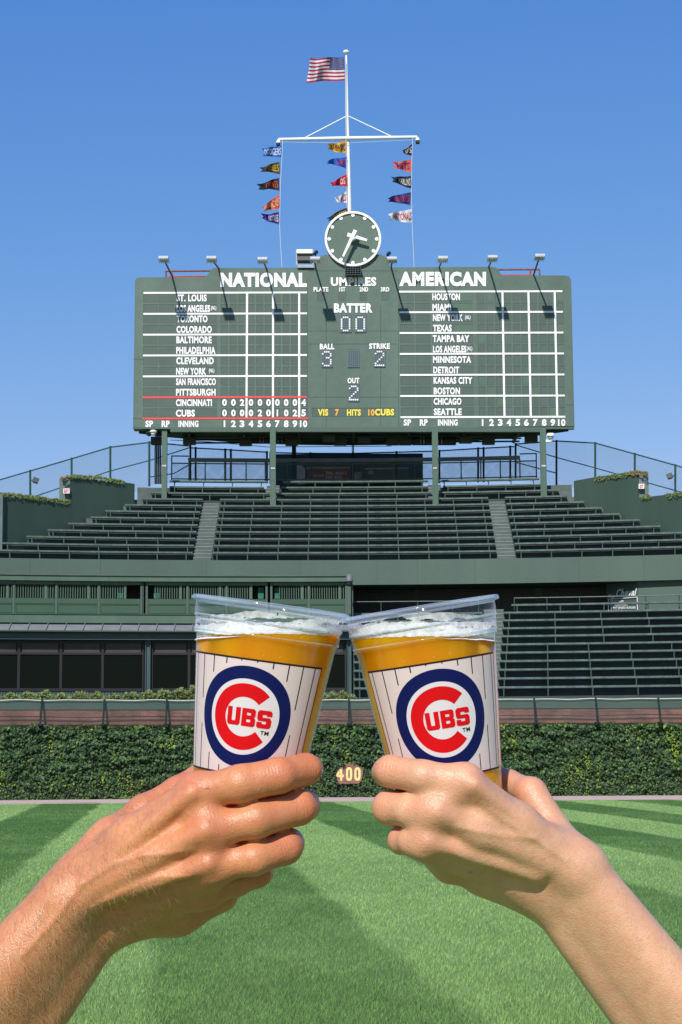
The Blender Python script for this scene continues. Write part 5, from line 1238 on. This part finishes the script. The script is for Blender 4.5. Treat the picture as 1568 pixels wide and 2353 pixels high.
def make_cup(label, rim, tilt, azl, span, seed):
    LEAN = R(3.2); RM = Matrix.Rotation(tilt, 3, 'Y') @ Matrix.Rotation(LEAN, 3, 'X'); ax = RM @ Vector((0, 0, 1))
    top = at(rim[0], rim[1], YC); base = top - ax * .1690
    t = thing('beer_cup', label, 'cup', base, 'plastic cups of beer held up together')
    t.rotation_euler = (LEAN, tilt, 0)
    def put(g, nm, mats):
        o = g.build(nm, mats, None); o.parent = t; return o
    put(MB().lathe(PROF, 128), 'cup_shell', PLASTIC); put(MB().lathe(LIP, 128), 'rim', RIMMAT)
    put(MB().lathe([(.0474, .1474), (.0480, .1478), (.0480, .1485), (.0477, .1488)], 128), 'ridge', RIMMAT); put(MB().lathe([(.0484, .1564), (.0490, .1569), (.0490, .1577), (.0486, .1581)], 128), 'ridge', RIMMAT)
    # beer, level in the leaning cup
    up = RM.transposed() @ Vector((0, 0, 1)); zlev = .1487 if tilt > 0 else .1484
    def lev(q):                                         # height of the level surface along the wall at angle q
        z = zlev
        for _ in range(8): r = rad(min(z, .1455)) - .0006 if z < .1455 else .0472; z = zlev - r * (math.cos(q) * up.x + math.sin(q) * up.y) / up.z
        return z
    g = MB(); n = 128; hs = [.0150, .02, .04, .06, .08, .10, .12, .145, .1478, 1.0]; vs = []
    for i in range(n):
        q = 2 * math.pi * i / n; zt = lev(q)
        for h in hs:
            z = zt if h == 1.0 else min(h, zt); r = (rad(z) - .0006) if z < .1455 else .0470
            vs.append((r * math.cos(q), r * math.sin(q), z))
    k = len(hs); fs = [(i * k + j, ((i + 1) % n) * k + j, ((i + 1) % n) * k + j + 1, i * k + j + 1) for i in range(n) for j in range(k - 1)]
    g.add(vs, fs, 0, True); g.add([vs[i * k] for i in range(n)], [tuple(reversed(range(n)))]); g.add([vs[i * k + k - 1] for i in range(n)], [tuple(range(n))])
    put(g, 'beer', BEER)
    # foam: a ragged collar on the wall above the beer, and a lumpy head
    g = MB(); n = 320; m_ = 30; vs = []; fs = []; alive = []
    def rw(z): return (rad(z) if z < .1455 else (.0477 if z < .1560 else .0487)) - .0005
    for i in range(n):
        q = 2 * math.pi * i / n; z0 = lev(q) - .0012 + .0007 * noise.noise(Vector((q * 14, seed, 2)))
        hi = .0142 + .0030 * noise.noise(Vector((math.cos(q) * 1.6, math.sin(q) * 1.6, seed))) + .0010 * noise.noise(Vector((math.cos(q) * 6, math.sin(q) * 6, seed + 4)))
        for j in range(m_):
            z = min(z0 + hi * j / (m_ - 1), .1655); r = rw(z) - (.0016 * (1 - j / (m_ - 1)) if False else 0); vs.append((r * math.cos(q), r * math.sin(q), z))
    for i in range(n):
        q = 2 * math.pi * i / n
        for j in range(m_ - 1):
            u = j / (m_ - 1); a = noise.noise(Vector((math.cos(q) * 3.2, math.sin(q) * 3.2, u * 1.2 + seed * 3))) 
            b2 = noise.noise(Vector((math.cos(q) * 26, math.sin(q) * 26, u * 6 + seed)))
            slit = abs(u - .60 - .07 * math.sin(q * 2 + seed)) < .16 * max(0, .45 + a * 1.6)
            if slit or (u > .30 and b2 > .60): continue
            fs.append((i * m_ + j, ((i + 1) % n) * m_ + j, ((i + 1) % n) * m_ + j + 1, i * m_ + j + 1))
    g.add(vs, fs, 0, True)
    o = put(g, 'foam_collar', LACE); o.data.attributes.new('lace', 'FLOAT', 'POINT').data.foreach_set('value', np.tile(np.linspace(0, 1, m_) ** 2.2 * .40, n).astype(np.float32))
    g = MB(); n = 96; rings = 10; vs = []; fs = []
    for a in range(rings):
        for i in range(n):
            q = 2 * math.pi * i / n; r = .0466 * (1 - a / (rings - 1) * .999); z = lev(q) * (r / .0466) + zlev * (1 - r / .0466)
            vs.append((r * math.cos(q), r * math.sin(q), z + .0012 + .0006 * noise.noise(Vector((r * math.cos(q) * 90, r * math.sin(q) * 90, seed))) - (.004 if a == 0 else 0)))
    for a in range(rings - 1):
        for i in range(n): fs.append((a * n + i, a * n + (i + 1) % n, (a + 1) * n + (i + 1) % n, (a + 1) * n + i))
    g.add(vs, fs, 0, True); put(g, 'foam_head', FOAM)
    # printed label: everything laid on the cone as thin layers
    zl0, zl1, zc = .0590, .1335, .0965
    S_ = 1.0
    def P(x, y, lay):                                   # x along the wall in metres from the logo centre, y up
        z = zc + y; r0 = rad(zc); q = -math.pi / 2 + azl + x / r0; r = rad(z) + .00015 + lay * .00009
        return (r * math.cos(q), r * math.sin(q), z)
    g = MB()
    def sheet(x0, x1, y0, y1, lay, mi, nx=1, ny=1):
        vs = [P(lerp(x0, x1, i / nx), lerp(y0, y1, j / ny), lay) for i in range(nx + 1) for j in range(ny + 1)]
        g.add(vs, [(i * (ny + 1) + j, (i + 1) * (ny + 1) + j, (i + 1) * (ny + 1) + j + 1, i * (ny + 1) + j + 1) for i in range(nx) for j in range(ny)], mi, True)
    W = rad(zc) * span
    sheet(-W, W, zl0 - zc, zl1 - zc, 0, 0, 72, 6)
    sheet(-W, W, zl1 - zc - .0012, zl1 - zc, 1, 3, 72, 1); sheet(-W, W, zl0 - zc, zl0 - zc + .0012, 1, 3, 72, 1)
    asp = .955; RO, RI = .0322, .0241
    st = .0094; x = -W + .0002; k = 0
    xs = [st * (i + .5) for i in range(-8, 8)]
    for x in [v for v in xs if abs(v) < W - .001] + [-W + .0004, W - .0004]:
        e = (RO + .0032); d = 1 - (x / (e * asp)) ** 2
        if d > 0: h = e * math.sqrt(d); segs = [(zl0 - zc, -h), (h, zl1 - zc)]
        else: segs = [(zl0 - zc, zl1 - zc)]
        for a, b in segs:
            if b - a > .0012: sheet(x - .00038, x + .00038, a, b, 1, 3, 1, 8)
    def ring(r0, r1, q0, q1, lay, mi, n=96, yo=0.0):
        vs = []; m2 = 4
        for i in range(n + 1):
            q = lerp(q0, q1, i / n)
            for j in range(m2 + 1): r = lerp(r0, r1, j / m2); vs.append(P(r * math.cos(q) * asp, r * math.sin(q) + yo, lay))
        g.add(vs, [(i * (m2 + 1) + j, i * (m2 + 1) + j + 1, (i + 1) * (m2 + 1) + j + 1, (i + 1) * (m2 + 1) + j) for i in range(n) for j in range(m2)], mi, True)
    ring(RI, RO, 0, 2 * math.pi, 1, 1)
    ring(0.0001, RI, 0, 2 * math.pi, 1, 0)
    ring(.0125, .0211, R(43), R(317), 2, 2)
    def poly(pts, x0, x1, y0, y1, lay, mi):
        c = [(lerp(x0, x1, a), lerp(y0, y1, b)) for a, b in pts]; bm = bmesh.new(); vv = [bm.verts.new((a, b, 0)) for a, b in c]; bm.faces.new(vv)
        bmesh.ops.triangulate(bm, faces=bm.faces); bmesh.ops.subdivide_edges(bm, edges=bm.edges, cuts=2, use_grid_fill=True)
        bm.verts.index_update(); g.add([P(v.co.x * asp, v.co.y, lay) for v in bm.verts], [tuple(v.index for v in f.verts) for f in bm.faces], mi); bm.free()
    for ch, a, b in (('U', -.0110, -.0020), ('B', -.0010, .0082), ('S', .0092, .0190)):
        for pc in CUBS_POLY[ch]: poly(pc, a, b, -.0058, .0056, 3, 2)
    for ch, a, b in (('T', .0128, .0150), ('M', .0155, .0184)):
        vs, f_ = glyphs(ch, .03); g.add([P(lerp(a, b, u) * asp, lerp(-.0100, -.0074, v), 3) for u, v in vs], f_, 3)
    put(g, 'label', INKS)
    return t, base, ax
cupL = make_cup('clear plastic cup of amber beer leaning right in the hand on the left', (623, 1391), R(8.0), R(-8.5), 1.21, 1.3)
cupR = make_cup('clear plastic cup of amber beer leaning left in the hand on the right', (965.5, 1396), R(-8.7), R(1.0), 1.16, 6.1)

# ------------------------------------------------------------------ two people's forearms and hands
def smin(a, b, k):
    h = np.clip(.5 + .5 * (b - a) / k, 0, 1); return b + (a - b) * h - k * h * (1 - h)
class Field:
    def __init__(s, lo, hi, h):
        s.h = h; s.lo = np.array(lo); s.n = np.ceil((np.array(hi) - s.lo) / h).astype(int) + 1
        s.ax = [s.lo[i] + h * np.arange(s.n[i]) for i in range(3)]
    def new(s): return np.full(s.n, .05, np.float32)
    def cone(s, f, a, b, ra, rb, k, pad=.016):
        a = np.array(a); b = np.array(b); m = max(ra, rb) + pad
        i0 = np.clip(((np.minimum(a, b) - m - s.lo) / s.h).astype(int), 0, s.n); i1 = np.clip(((np.maximum(a, b) + m - s.lo) / s.h).astype(int) + 1, 0, s.n)
        if (i1 <= i0).any(): return
        X, Y, Z = np.meshgrid(*[s.ax[i][i0[i]:i1[i]] for i in range(3)], indexing='ij', sparse=True)
        d = b - a; L = max(float(d @ d), 1e-12)
        t = np.clip(((X - a[0]) * d[0] + (Y - a[1]) * d[1] + (Z - a[2]) * d[2]) / L, 0, 1)
        q = np.sqrt((X - a[0] - t * d[0]) ** 2 + (Y - a[1] - t * d[1]) ** 2 + (Z - a[2] - t * d[2]) ** 2) - (ra + (rb - ra) * t)
        sl = tuple(slice(i0[i], i1[i]) for i in range(3)); f[sl] = smin(f[sl], q.astype(np.float32), k)
def surface_nets(f, lo, h):
    s = f < 0; c = [(i, j, k) for i in (0, 1) for j in (0, 1) for k in (0, 1)]; n = np.array(f.shape)
    sub = lambda a, o: a[o[0]:n[0] - 1 + o[0], o[1]:n[1] - 1 + o[1], o[2]:n[2] - 1 + o[2]]
    cnt = sum(sub(s, o).astype(np.int8) for o in c); act = (cnt > 0) & (cnt < 8); ii = np.argwhere(act); idx = np.full(act.shape, -1, np.int64); idx[act] = np.arange(len(ii))
    P = np.zeros((len(ii), 3)); W = np.zeros(len(ii))
    val = {o: f[ii[:, 0] + o[0], ii[:, 1] + o[1], ii[:, 2] + o[2]] for o in c}
    for a in c:
        for d in range(3):
            if a[d]: continue
            b = list(a); b[d] = 1; b = tuple(b); va, vb = val[a], val[b]; x = (va < 0) != (vb < 0); t = np.where(x, va / np.where(va - vb == 0, 1, va - vb), 0)
            e = np.array(a, float)[None] + np.eye(3)[d][None] * t[:, None]; P += e * x[:, None]; W += x
    V = lo + h * (ii + P / W[:, None]); F_ = []
    for d in range(3):
        u, v = (d + 1) % 3, (d + 2) % 3
        sl0 = [slice(1, n[0] - 1)] * 3; sl0 = [slice(1, n[i] - 1) for i in range(3)]; sl1 = list(sl0); sl0[d] = slice(0, n[d] - 1); sl1[d] = slice(1, n[d])
        A = s[tuple(sl0)]; B = s[tuple(sl1)]; w_ = np.argwhere(A != B); off = np.array([1, 1, 1]); off[d] = 0; p = w_ + off
        fl = A[tuple(w_.T)]
        def cell(du, dv):
            q = p.copy(); q[:, u] += du; q[:, v] += dv; return idx[q[:, 0], q[:, 1], q[:, 2]]
        Q = np.stack([cell(-1, -1), cell(0, -1), cell(0, 0), cell(-1, 0)], 1); Q = np.where(fl[:, None], Q, Q[:, ::-1]); F_.append(Q)
    return V, np.concatenate(F_)
def skin(nm, base, flush, hairy):
    m, n, l, b = newmat(nm); tc = n.new('ShaderNodeTexCoord')
    def mixc(fac, c1, c2, ty='MIX'):
        x = n.new('ShaderNodeMix'); x.data_type = 'RGBA'; x.blend_type = ty
        if isinstance(fac, float): x.inputs[0].default_value = fac
        else: l.new(fac, x.inputs[0])
        for i, c in ((6, c1), (7, c2)):
            if isinstance(c, tuple): x.inputs[i].default_value = (*c, 1)
            else: l.new(c, x.inputs[i])
        return x.outputs[2]
    def noi(s, d=4, rg=.5):
        x = n.new('ShaderNodeTexNoise'); x.inputs['Scale'].default_value = s; x.inputs['Detail'].default_value = d; x.inputs['Roughness'].default_value = rg; l.new(tc.outputs['Object'], x.inputs[0]); return x.outputs[0]
    def rng_(v, a, b_, c, d):
        x = n.new('ShaderNodeMapRange'); x.inputs[1].default_value = a; x.inputs[2].default_value = b_; x.inputs[3].default_value = c; x.inputs[4].default_value = d; l.new(v, x.inputs[0]); return x.outputs[0]
    def mth(op, a, c):
        x = n.new('ShaderNodeMath'); x.operation = op
        for i, v in enumerate((a, c)):
            if isinstance(v, (int, float)): x.inputs[i].default_value = v
            else: l.new(v, x.inputs[i])
        return x.outputs[0]
    at1 = n.new('ShaderNodeAttribute'); at1.attribute_name = 'flush'; at2 = n.new('ShaderNodeAttribute'); at2.attribute_name = 'crease'; at3 = n.new('ShaderNodeAttribute'); at3.attribute_name = 'along'
    tone = mixc(rng_(noi(28), .35, .68, 0., 1.), tuple(c * .90 for c in base), tuple(min(1, c * 1.08) for c in base))
    tone = mixc(rng_(noi(120, 5), .40, .68, 0., .38), tone, flush); tone = mixc(rng_(noi(46, 6, .7), .48, .66, 0., .40), tone, tuple(min(1, c * f) for c, f in zip(base, (1.18, 1.14, 1.12)))); tone = mixc(rng_(noi(300, 3), .52, .72, 0., .35), tone, tuple(c * f for c, f in zip(base, (.78, .66, .60))))
    tone = mixc(mth('MULTIPLY', at1.outputs['Fac'], .72), tone, flush)
    fr = n.new('ShaderNodeTexVoronoi'); fr.inputs['Scale'].default_value = 60; l.new(tc.outputs['Object'], fr.inputs[0])
    spot = mth('MULTIPLY', rng_(fr.outputs['Distance'], .05, .13, 1., 0.), rng_(noi(34), .55, .62, 0., .55))
    tone = mixc(spot, tone, tuple(c * f for c, f in zip(base, (.55, .40, .34))))
    l.new(tone, b.inputs['Base Color'])
    b.inputs['Roughness'].default_value = .38; b.inputs['Specular IOR Level'].default_value = .52
    b.inputs['Subsurface Weight'].default_value = .30; b.inputs['Subsurface Radius'].default_value = (1, .32, .16); b.inputs['Subsurface Scale'].default_value = .0045
    v = n.new('ShaderNodeTexVoronoi'); v.inputs['Scale'].default_value = 620; v.feature = 'DISTANCE_TO_EDGE'; l.new(tc.outputs['Object'], v.inputs[0])
    sv = n.new('ShaderNodeMath'); sv.operation = 'SINE'; l.new(mth('ADD', mth('MULTIPLY', at3.outputs['Fac'], 2 * math.pi / .0023), mth('MULTIPLY', noi(150), 6.0)), sv.inputs[0])
    hgt = mth('ADD', mth('MULTIPLY', rng_(v.outputs[0], 0., .25, 0., 1.), .22), mth('MULTIPLY', mth('MULTIPLY', sv.outputs[0], at2.outputs['Fac']), .55))
    hgt = mth('ADD', hgt, mth('ADD', mth('MULTIPLY', noi(480, 5, .6), .8), mth('MULTIPLY', noi(60, 3, .5), .9)))
    bp = n.new('ShaderNodeBump'); bp.inputs['Strength'].default_value = .38; bp.inputs['Distance'].default_value = .0011; l.new(hgt, bp.inputs['Height']); l.new(bp.outputs[0], b.inputs['Normal'])
    return m
def W(p): px, py, d = p[:3]; return at(px, py, YC - d)
def Rr(p): return p[3] * MM * (1 - p[2] / YC)
def make_arm(label, palm, tendons, fingers, thumb, lo, hi, mat, nailmat, seed, axis_at, veins=()):
    c = [W((x, y, d)) for x in (lo[0], hi[0]) for y in (lo[1], hi[1]) for d in (lo[2], hi[2])]
    F_ = Field([min(v[i] for v in c) for i in range(3)], [max(v[i] for v in c) for i in range(3)], .00125)
    P = F_.new()
    for a, b, k in palm: F_.cone(P, W(a), W(b), Rr(a), Rr(b), k)
    for a, b, k in tendons: F_.cone(P, W(a), W(b), Rr(a), Rr(b), k)
    tot = None
    for ch in fingers + [thumb]:
        f = F_.new()
        for j, (a, b) in enumerate(zip(ch, ch[1:])): F_.cone(f, W(a), W(b), Rr(a), Rr(b), .003)
        f = smin(P, f, .0065); tot = f if tot is None else smin(tot, f, .0012)
    V, Q = surface_nets(tot, F_.lo, F_.h)
    for it in range(3):                                 # relax
        A = np.zeros_like(V); N_ = np.zeros(len(V))
        for i in range(4): np.add.at(A, Q[:, i], V[Q[:, (i + 1) % 4]] + V[Q[:, (i + 3) % 4]]); np.add.at(N_, Q[:, i], 2)
        V = V * .4 + .6 * A / N_[:, None]
    for ln, amp in veins:                               # raised veins on the back of the hand
        pl = [np.array(W((x, y, .03))) for x, y in ln]; d2 = np.full(len(V), 1.0)
        for a, b in zip(pl, pl[1:]):
            a2, b2 = a[[0, 2]], b[[0, 2]]; e = b2 - a2; u = np.clip((V[:, [0, 2]] - a2) @ e / (e @ e), 0, 1); d2 = np.minimum(d2, np.linalg.norm(V[:, [0, 2]] - a2 - u[:, None] * e, axis=1))
        V[:, 1] -= amp * np.exp(-(d2 / .0021) ** 2) * (V[:, 1] < YC - .005)
    # the forearm runs on towards the elbow, outside the frame
    e0, e1 = np.array(W(palm[2][0])), np.array(W(palm[2][1])); ed = (e1 - e0) / np.linalg.norm(e1 - e0); sx = (V - e0) @ ed; s0 = .62 * np.linalg.norm(e1 - e0)
    V = V + (np.maximum(sx - s0, 0) * 5.0)[:, None] * ed
    root = W(palm[0][1])
    t = thing('person', label, 'person', root)
    me = bpy.data.meshes.new('body'); me.vertices.add(len(V)); me.loops.add(Q.size); me.polygons.add(len(Q))
    me.vertices.foreach_set('co', (V - np.array(root)).astype(np.float32).ravel()); me.loops.foreach_set('vertex_index', Q.astype(np.int32).ravel())
    me.polygons.foreach_set('loop_start', np.arange(0, Q.size, 4, dtype=np.int32)); me.polygons.foreach_set('loop_total', np.full(len(Q), 4, np.int32)); me.update()
    me.polygons.foreach_set('use_smooth', np.ones(len(Q), bool)); me.validate()
    fl = np.zeros(len(V)); cr = np.zeros(len(V)); al = np.zeros(len(V)); best = np.full(len(V), 1e9)
    for ch in fingers + [thumb]:
        s0 = 0
        for j, (a, b) in enumerate(zip(ch, ch[1:])):
            A_, B_ = np.array(W(a)), np.array(W(b)); d = B_ - A_; L = np.linalg.norm(d) + 1e-9; u = np.clip((V - A_) @ d / L / L, 0, 1); q = np.linalg.norm(V - A_ - u[:, None] * d, axis=1) - Rr(a)
            k = q < best; best[k] = q[k]; al[k] = s0 + u[k] * L; s0 += L
        for j, kn in enumerate(ch):
            dd = np.linalg.norm(V - np.array(W(kn)), axis=1)
            wgt = (0.8 if j == 0 else .15 if len(kn) == 4 else 1.0)
            if len(kn) > 4 or j == 0: cr = np.maximum(cr, np.exp(-(dd / (.012 if j == 0 else .010)) ** 2) * (.35 if j == 0 else 1)); 
            fl = np.maximum(fl, np.exp(-(dd / .017) ** 2) * wgt)
        fl = np.maximum(fl, .8 * np.exp(-(np.linalg.norm(V - np.array(W(ch[-1])), axis=1) / .016) ** 2))
    for nm, v_ in (('flush', fl), ('crease', cr), ('along', al)): me.attributes.new(nm, 'FLOAT', 'POINT').data.foreach_set('value', v_.astype(np.float32))
    me.materials.append(mat); o = bpy.data.objects.new('body', me); COL.objects.link(o); o.parent = t
    for ch in fingers + [thumb]:                        # nails on the outer side of each fingertip
        tip, prev = W(ch[-1]), W(ch[-2]); r = Rr(ch[-1]); dirv = (tip - prev).normalized(); base, ax = axis_at
        s_ = (tip - base).dot(ax); outw = (tip - (base + ax * s_)); outw = (outw - dirv * outw.dot(dirv)).normalized(); side = dirv.cross(outw)
        g = MB(); vs = []; n1, n2 = 8, 8
        for i in range(n1 + 1):
            for j in range(n2 + 1):
                u = i / n1 * 2 - 1; v = j / n2; wd = (1 - .35 * max(0, v - .7) / .3 * abs(u) ** 2)
                an = u * .78 * wd; p = tip + dirv * (r * (-.15 + 1.02 * v)) + (side * math.sin(an) + outw * math.cos(an)) * r * (1.05 - .16 * v * v)
                vs.append(p)
        g.add(vs, [(i * (n2 + 1) + j, (i + 1) * (n2 + 1) + j, (i + 1) * (n2 + 1) + j + 1, i * (n2 + 1) + j + 1) for i in range(n1) for j in range(n2)], 0, True)
        g.build('fingernail', nailmat, t)
    return t, o, V, Q
SKL = skin('tanned_skin', (.61, .262, .118), (.55, .148, .076), True)
SKR = skin('fair_skin', (.66, .375, .225), (.63, .25, .145), False)
NAIL = pmat('nail', (.68, .42, .34), .25, .05, 40, spec=.5)
# points are (column, row, metres towards the viewer from the cup axis, radius in grid steps[, 1 = a bending knuckle])
wA, wB = (150, 2068, .016, 66), (216, 2121, -.013, 70)
m1, m2, m3, m4 = (452, 1817, .041, 36), (484, 1906, .044, 38), (490, 1988, .036, 37), (468, 2046, .010, 36)
sA, sB = wA[:3] + (46,), wB[:3] + (48,)
palmL = [(wA, (-330, 2610, .018, 98), .012), (wB, (-212, 2704, -.014, 112), .010), ((182, 2094, .004, 62), (-272, 2656, .006, 100), .010),
         (sA, (300, 1935, .022, 52), .010), ((300, 1935, .022, 50), m1, .009), (sA, m2, .010), (sB, m3, .010), (sB, m4, .010), (m1, m2, .007), (m2, m3, .007), (m3, m4, .008),
         ((185, 2000, .010, 46), (262, 1928, -.002, 42), .010), ((300, 1990, .012, 70), (400, 1950, .012, 54), .010), ((255, 2060, -.008, 72), (380, 2040, -.010, 62), .010),
         (sB, (405, 2086, -.020, 56), .012), ((405, 2086, -.020, 54), (505, 2052, -.020, 42), .010),
         (sA, (252, 1940, -.004, 44), .010), ((252, 1940, -.004, 40), (331, 1868, -.020, 38), .010)]
tendL = [((210, 2010, .028, 20), (440, 1822, .0525, 14), .006), ((230, 2035, .030, 18), (472, 1906, .0545, 14), .006), ((250, 2060, .028, 16), (478, 1986, .0495, 13), .006)]
fingL = [[m1, (552, 1801, .0475, 43), (640, 1782, .0415, 40.5, 1), (702, 1768, .022, 36, 1), (711, 1764, -.002, 31)],
         [m2, (588, 1884, .0425, 42), (686, 1855, .026, 40, 1), (698, 1851, -.003, 36, 1), (678, 1852, -.025, 31)],
         [m3, (583, 1973, .0395, 38), (656, 1947, .026, 38, 1), (664, 1938, -.002, 34, 1), (648, 1936, -.023, 29)],
         [m4, (542, 2026, .012, 33), (594, 2008, .006, 29, 1), (600, 2004, -.012, 27, 1), (582, 2000, -.026, 23)]]
thL = [(331, 1868, -.020, 38), (408, 1820, -.035, 35, 1), (466, 1785, -.0475, 33), (530, 1757, -.053, 30, 1), (590, 1736, -.050, 25)]
armL = make_arm('tanned forearm and hand with fine body hair holding the cup on the left', palmL, tendL, fingL, thL, (-440, 1690, -.10), (760, 2810, .13), SKL, NAIL, 1, cupL[1:], [([(190, 2030), (262, 1985), (330, 1962), (392, 1915), (436, 1868)], .0010), ([(330, 1962), (395, 1958), (452, 1950)], .0009), ([(215, 2085), (290, 2045), (372, 2010), (440, 2012)], .0009), ([(60, 2190), (130, 2110), (190, 2030)], .0008)])
vA, vB = (1330, 1998, .014, 58), (1266, 2051, -.006, 60)
k1, k2, k3, k4 = (1069, 1795, .046, 35), (996, 1862, .0445, 36), (976, 1934, .038, 32), (1034, 1988, .004, 32)
uA, uB = vA[:3] + (42,), vB[:3] + (44,)
palmR = [(vA, (1770, 2540, .016, 72), .012), (vB, (1690, 2610, -.012, 78), .010), ((1298, 2024, .006, 54), (1730, 2575, .006, 68), .009), ((1180, 2008, .004, 50), (1268, 2051, -.004, 58), .010),
         (uA, (1190, 1895, .030, 44), .010), ((1190, 1895, .030, 42), k1, .009), (uA, (1100, 1905, .036, 44), .010), ((1100, 1905, .036, 42), k2, .009), (uB, (1080, 1965, .022, 42), .010), ((1080, 1965, .022, 40), k3, .009), (uB, k4, .010), (k1, k2, .007), (k2, k3, .007), (k3, k4, .008),
         ((1285, 2020, .002, 56), (1130, 1952, .006, 52), .010), (uB, (1110, 2010, -.009, 42), .012), (uA, (1221, 1822, -.014, 32), .012), (uA, (1150, 1880, .018, 38), .010)]
tendR = [((1270, 1950, .026, 16), (1090, 1803, .056, 13), .006), ((1255, 1985, .028, 16), (1010, 1866, .054, 13), .006), ((1230, 2010, .026, 14), (985, 1934, .048, 11), .006)]
fingR = [[k1, (972, 1785, .0445, 38), (898, 1772, .030, 36, 1), (890, 1774, .006, 33, 1), (902, 1778, -.014, 28)],
         [k2, (942, 1861, .038, 38), (896, 1856, .024, 39, 1), (895, 1852, -.004, 35, 1), (908, 1852, -.024, 30)],
         [k3, (945, 1932, .034, 30), (924, 1931, .024, 31, 1), (924, 1926, -.002, 29, 1), (938, 1922, -.021, 25)],
         [k4, (1006, 1972, .010, 27), (985, 1958, .004, 25, 1), (985, 1952, -.010, 23, 1), (1000, 1950, -.022, 20)]]
thR = [(1221, 1822, -.014, 32), (1171, 1799, -.036, 29, 1), (1110, 1778, -.0505, 29), (1050, 1764, -.0545, 26, 1), (1000, 1752, -.051, 22)]
armR = make_arm('fair lightly freckled forearm and hand holding the cup on the right', palmR, tendR, fingR, thR, (840, 1690, -.10), (1900, 2740, .13), SKR, NAIL, 2, cupR[1:], [([(1300, 1975), (1225, 1925), (1150, 1880), (1090, 1838)], .0007), ([(1225, 1925), (1140, 1915), (1050, 1898)], .0007)])
# body hair: fine tapered strands lying along the skin
def hair(t, V, Q, n, test, dirv, length, width, mat, seed):
    r_ = np.random.default_rng(seed); f = Q[r_.integers(0, len(Q), n * 6)]; c = V[f].mean(1)
    nr = np.cross(V[f[:, 2]] - V[f[:, 0]], V[f[:, 3]] - V[f[:, 1]]); nr /= np.linalg.norm(nr, axis=1)[:, None] + 1e-12
    k = test(c) & (nr[:, 1] < .35); c, nr = c[k][:n], nr[k][:n]; N = len(c)
    d = np.array(dirv)[None] + .24 * r_.standard_normal((N, 3)); d -= (d * nr).sum(1)[:, None] * nr; d /= np.linalg.norm(d, axis=1)[:, None]
    s = np.cross(d, nr); L = (length * (.5 + .9 * r_.random(N)))[:, None]; lift = (.10 + .22 * r_.random(N))[:, None]; cv = (.35 * r_.standard_normal(N))[:, None]
    w_ = width * (.7 + .6 * r_.random(N))[:, None]
    p0 = c; p1 = c + d * L * .5 + nr * L * lift * .6 + s * L * cv * .12; p2 = c + d * L + nr * L * lift + s * L * cv * .5
    VV = np.stack([p0 - s * w_, p0 + s * w_, p1 + s * w_ * .8, p1 - s * w_ * .8, p2], 1) - np.array(t.location)
    base = np.arange(N)[:, None] * 5; Lp = (base + np.array([[0, 1, 2, 3, 3, 2, 4]])).ravel().astype(np.int32); tot = np.tile([4, 3], N).astype(np.int32)
    me = bpy.data.meshes.new('arm_hair'); me.vertices.add(N * 5); me.loops.add(len(Lp)); me.polygons.add(len(tot)); me.vertices.foreach_set('co', VV.astype(np.float32).ravel()); me.loops.foreach_set('vertex_index', Lp)
    me.polygons.foreach_set('loop_start', np.concatenate([[0], np.cumsum(tot)[:-1]]).astype(np.int32)); me.polygons.foreach_set('loop_total', tot); me.update(); me.materials.append(mat)
    o = bpy.data.objects.new('arm_hair', me); COL.objects.link(o); o.parent = t; o['kind'] = 'stuff'
HB = pmat('brown_hair', (.10, .045, .02), .4, .2, 60); HG = pmat('golden_hair', (.62, .42, .24), .35, .2, 60, spec=.6)
xl0 = W((470, 1900, 0)).x
armtest = lambda c: (c[:, 0] < xl0) & (np.random.default_rng(5).random(len(c)) < np.clip((xl0 - c[:, 0]) / .07, 0, 1))
hair(armL[0], armL[2], armL[3], 3000, armtest, (.42, -.1, -.72), .0080, .000038, HB, 3)
hair(armL[0], armL[2], armL[3], 9500, armtest, (.35, -.1, -.75), .0070, .00005, HG, 4)
xr0 = W((1120, 1900, 0)).x
hair(armR[0], armR[2], armR[3], 3200, lambda c: c[:, 0] > xr0, (-.35, -.1, -.8), .0032, .00003, HG, 6)
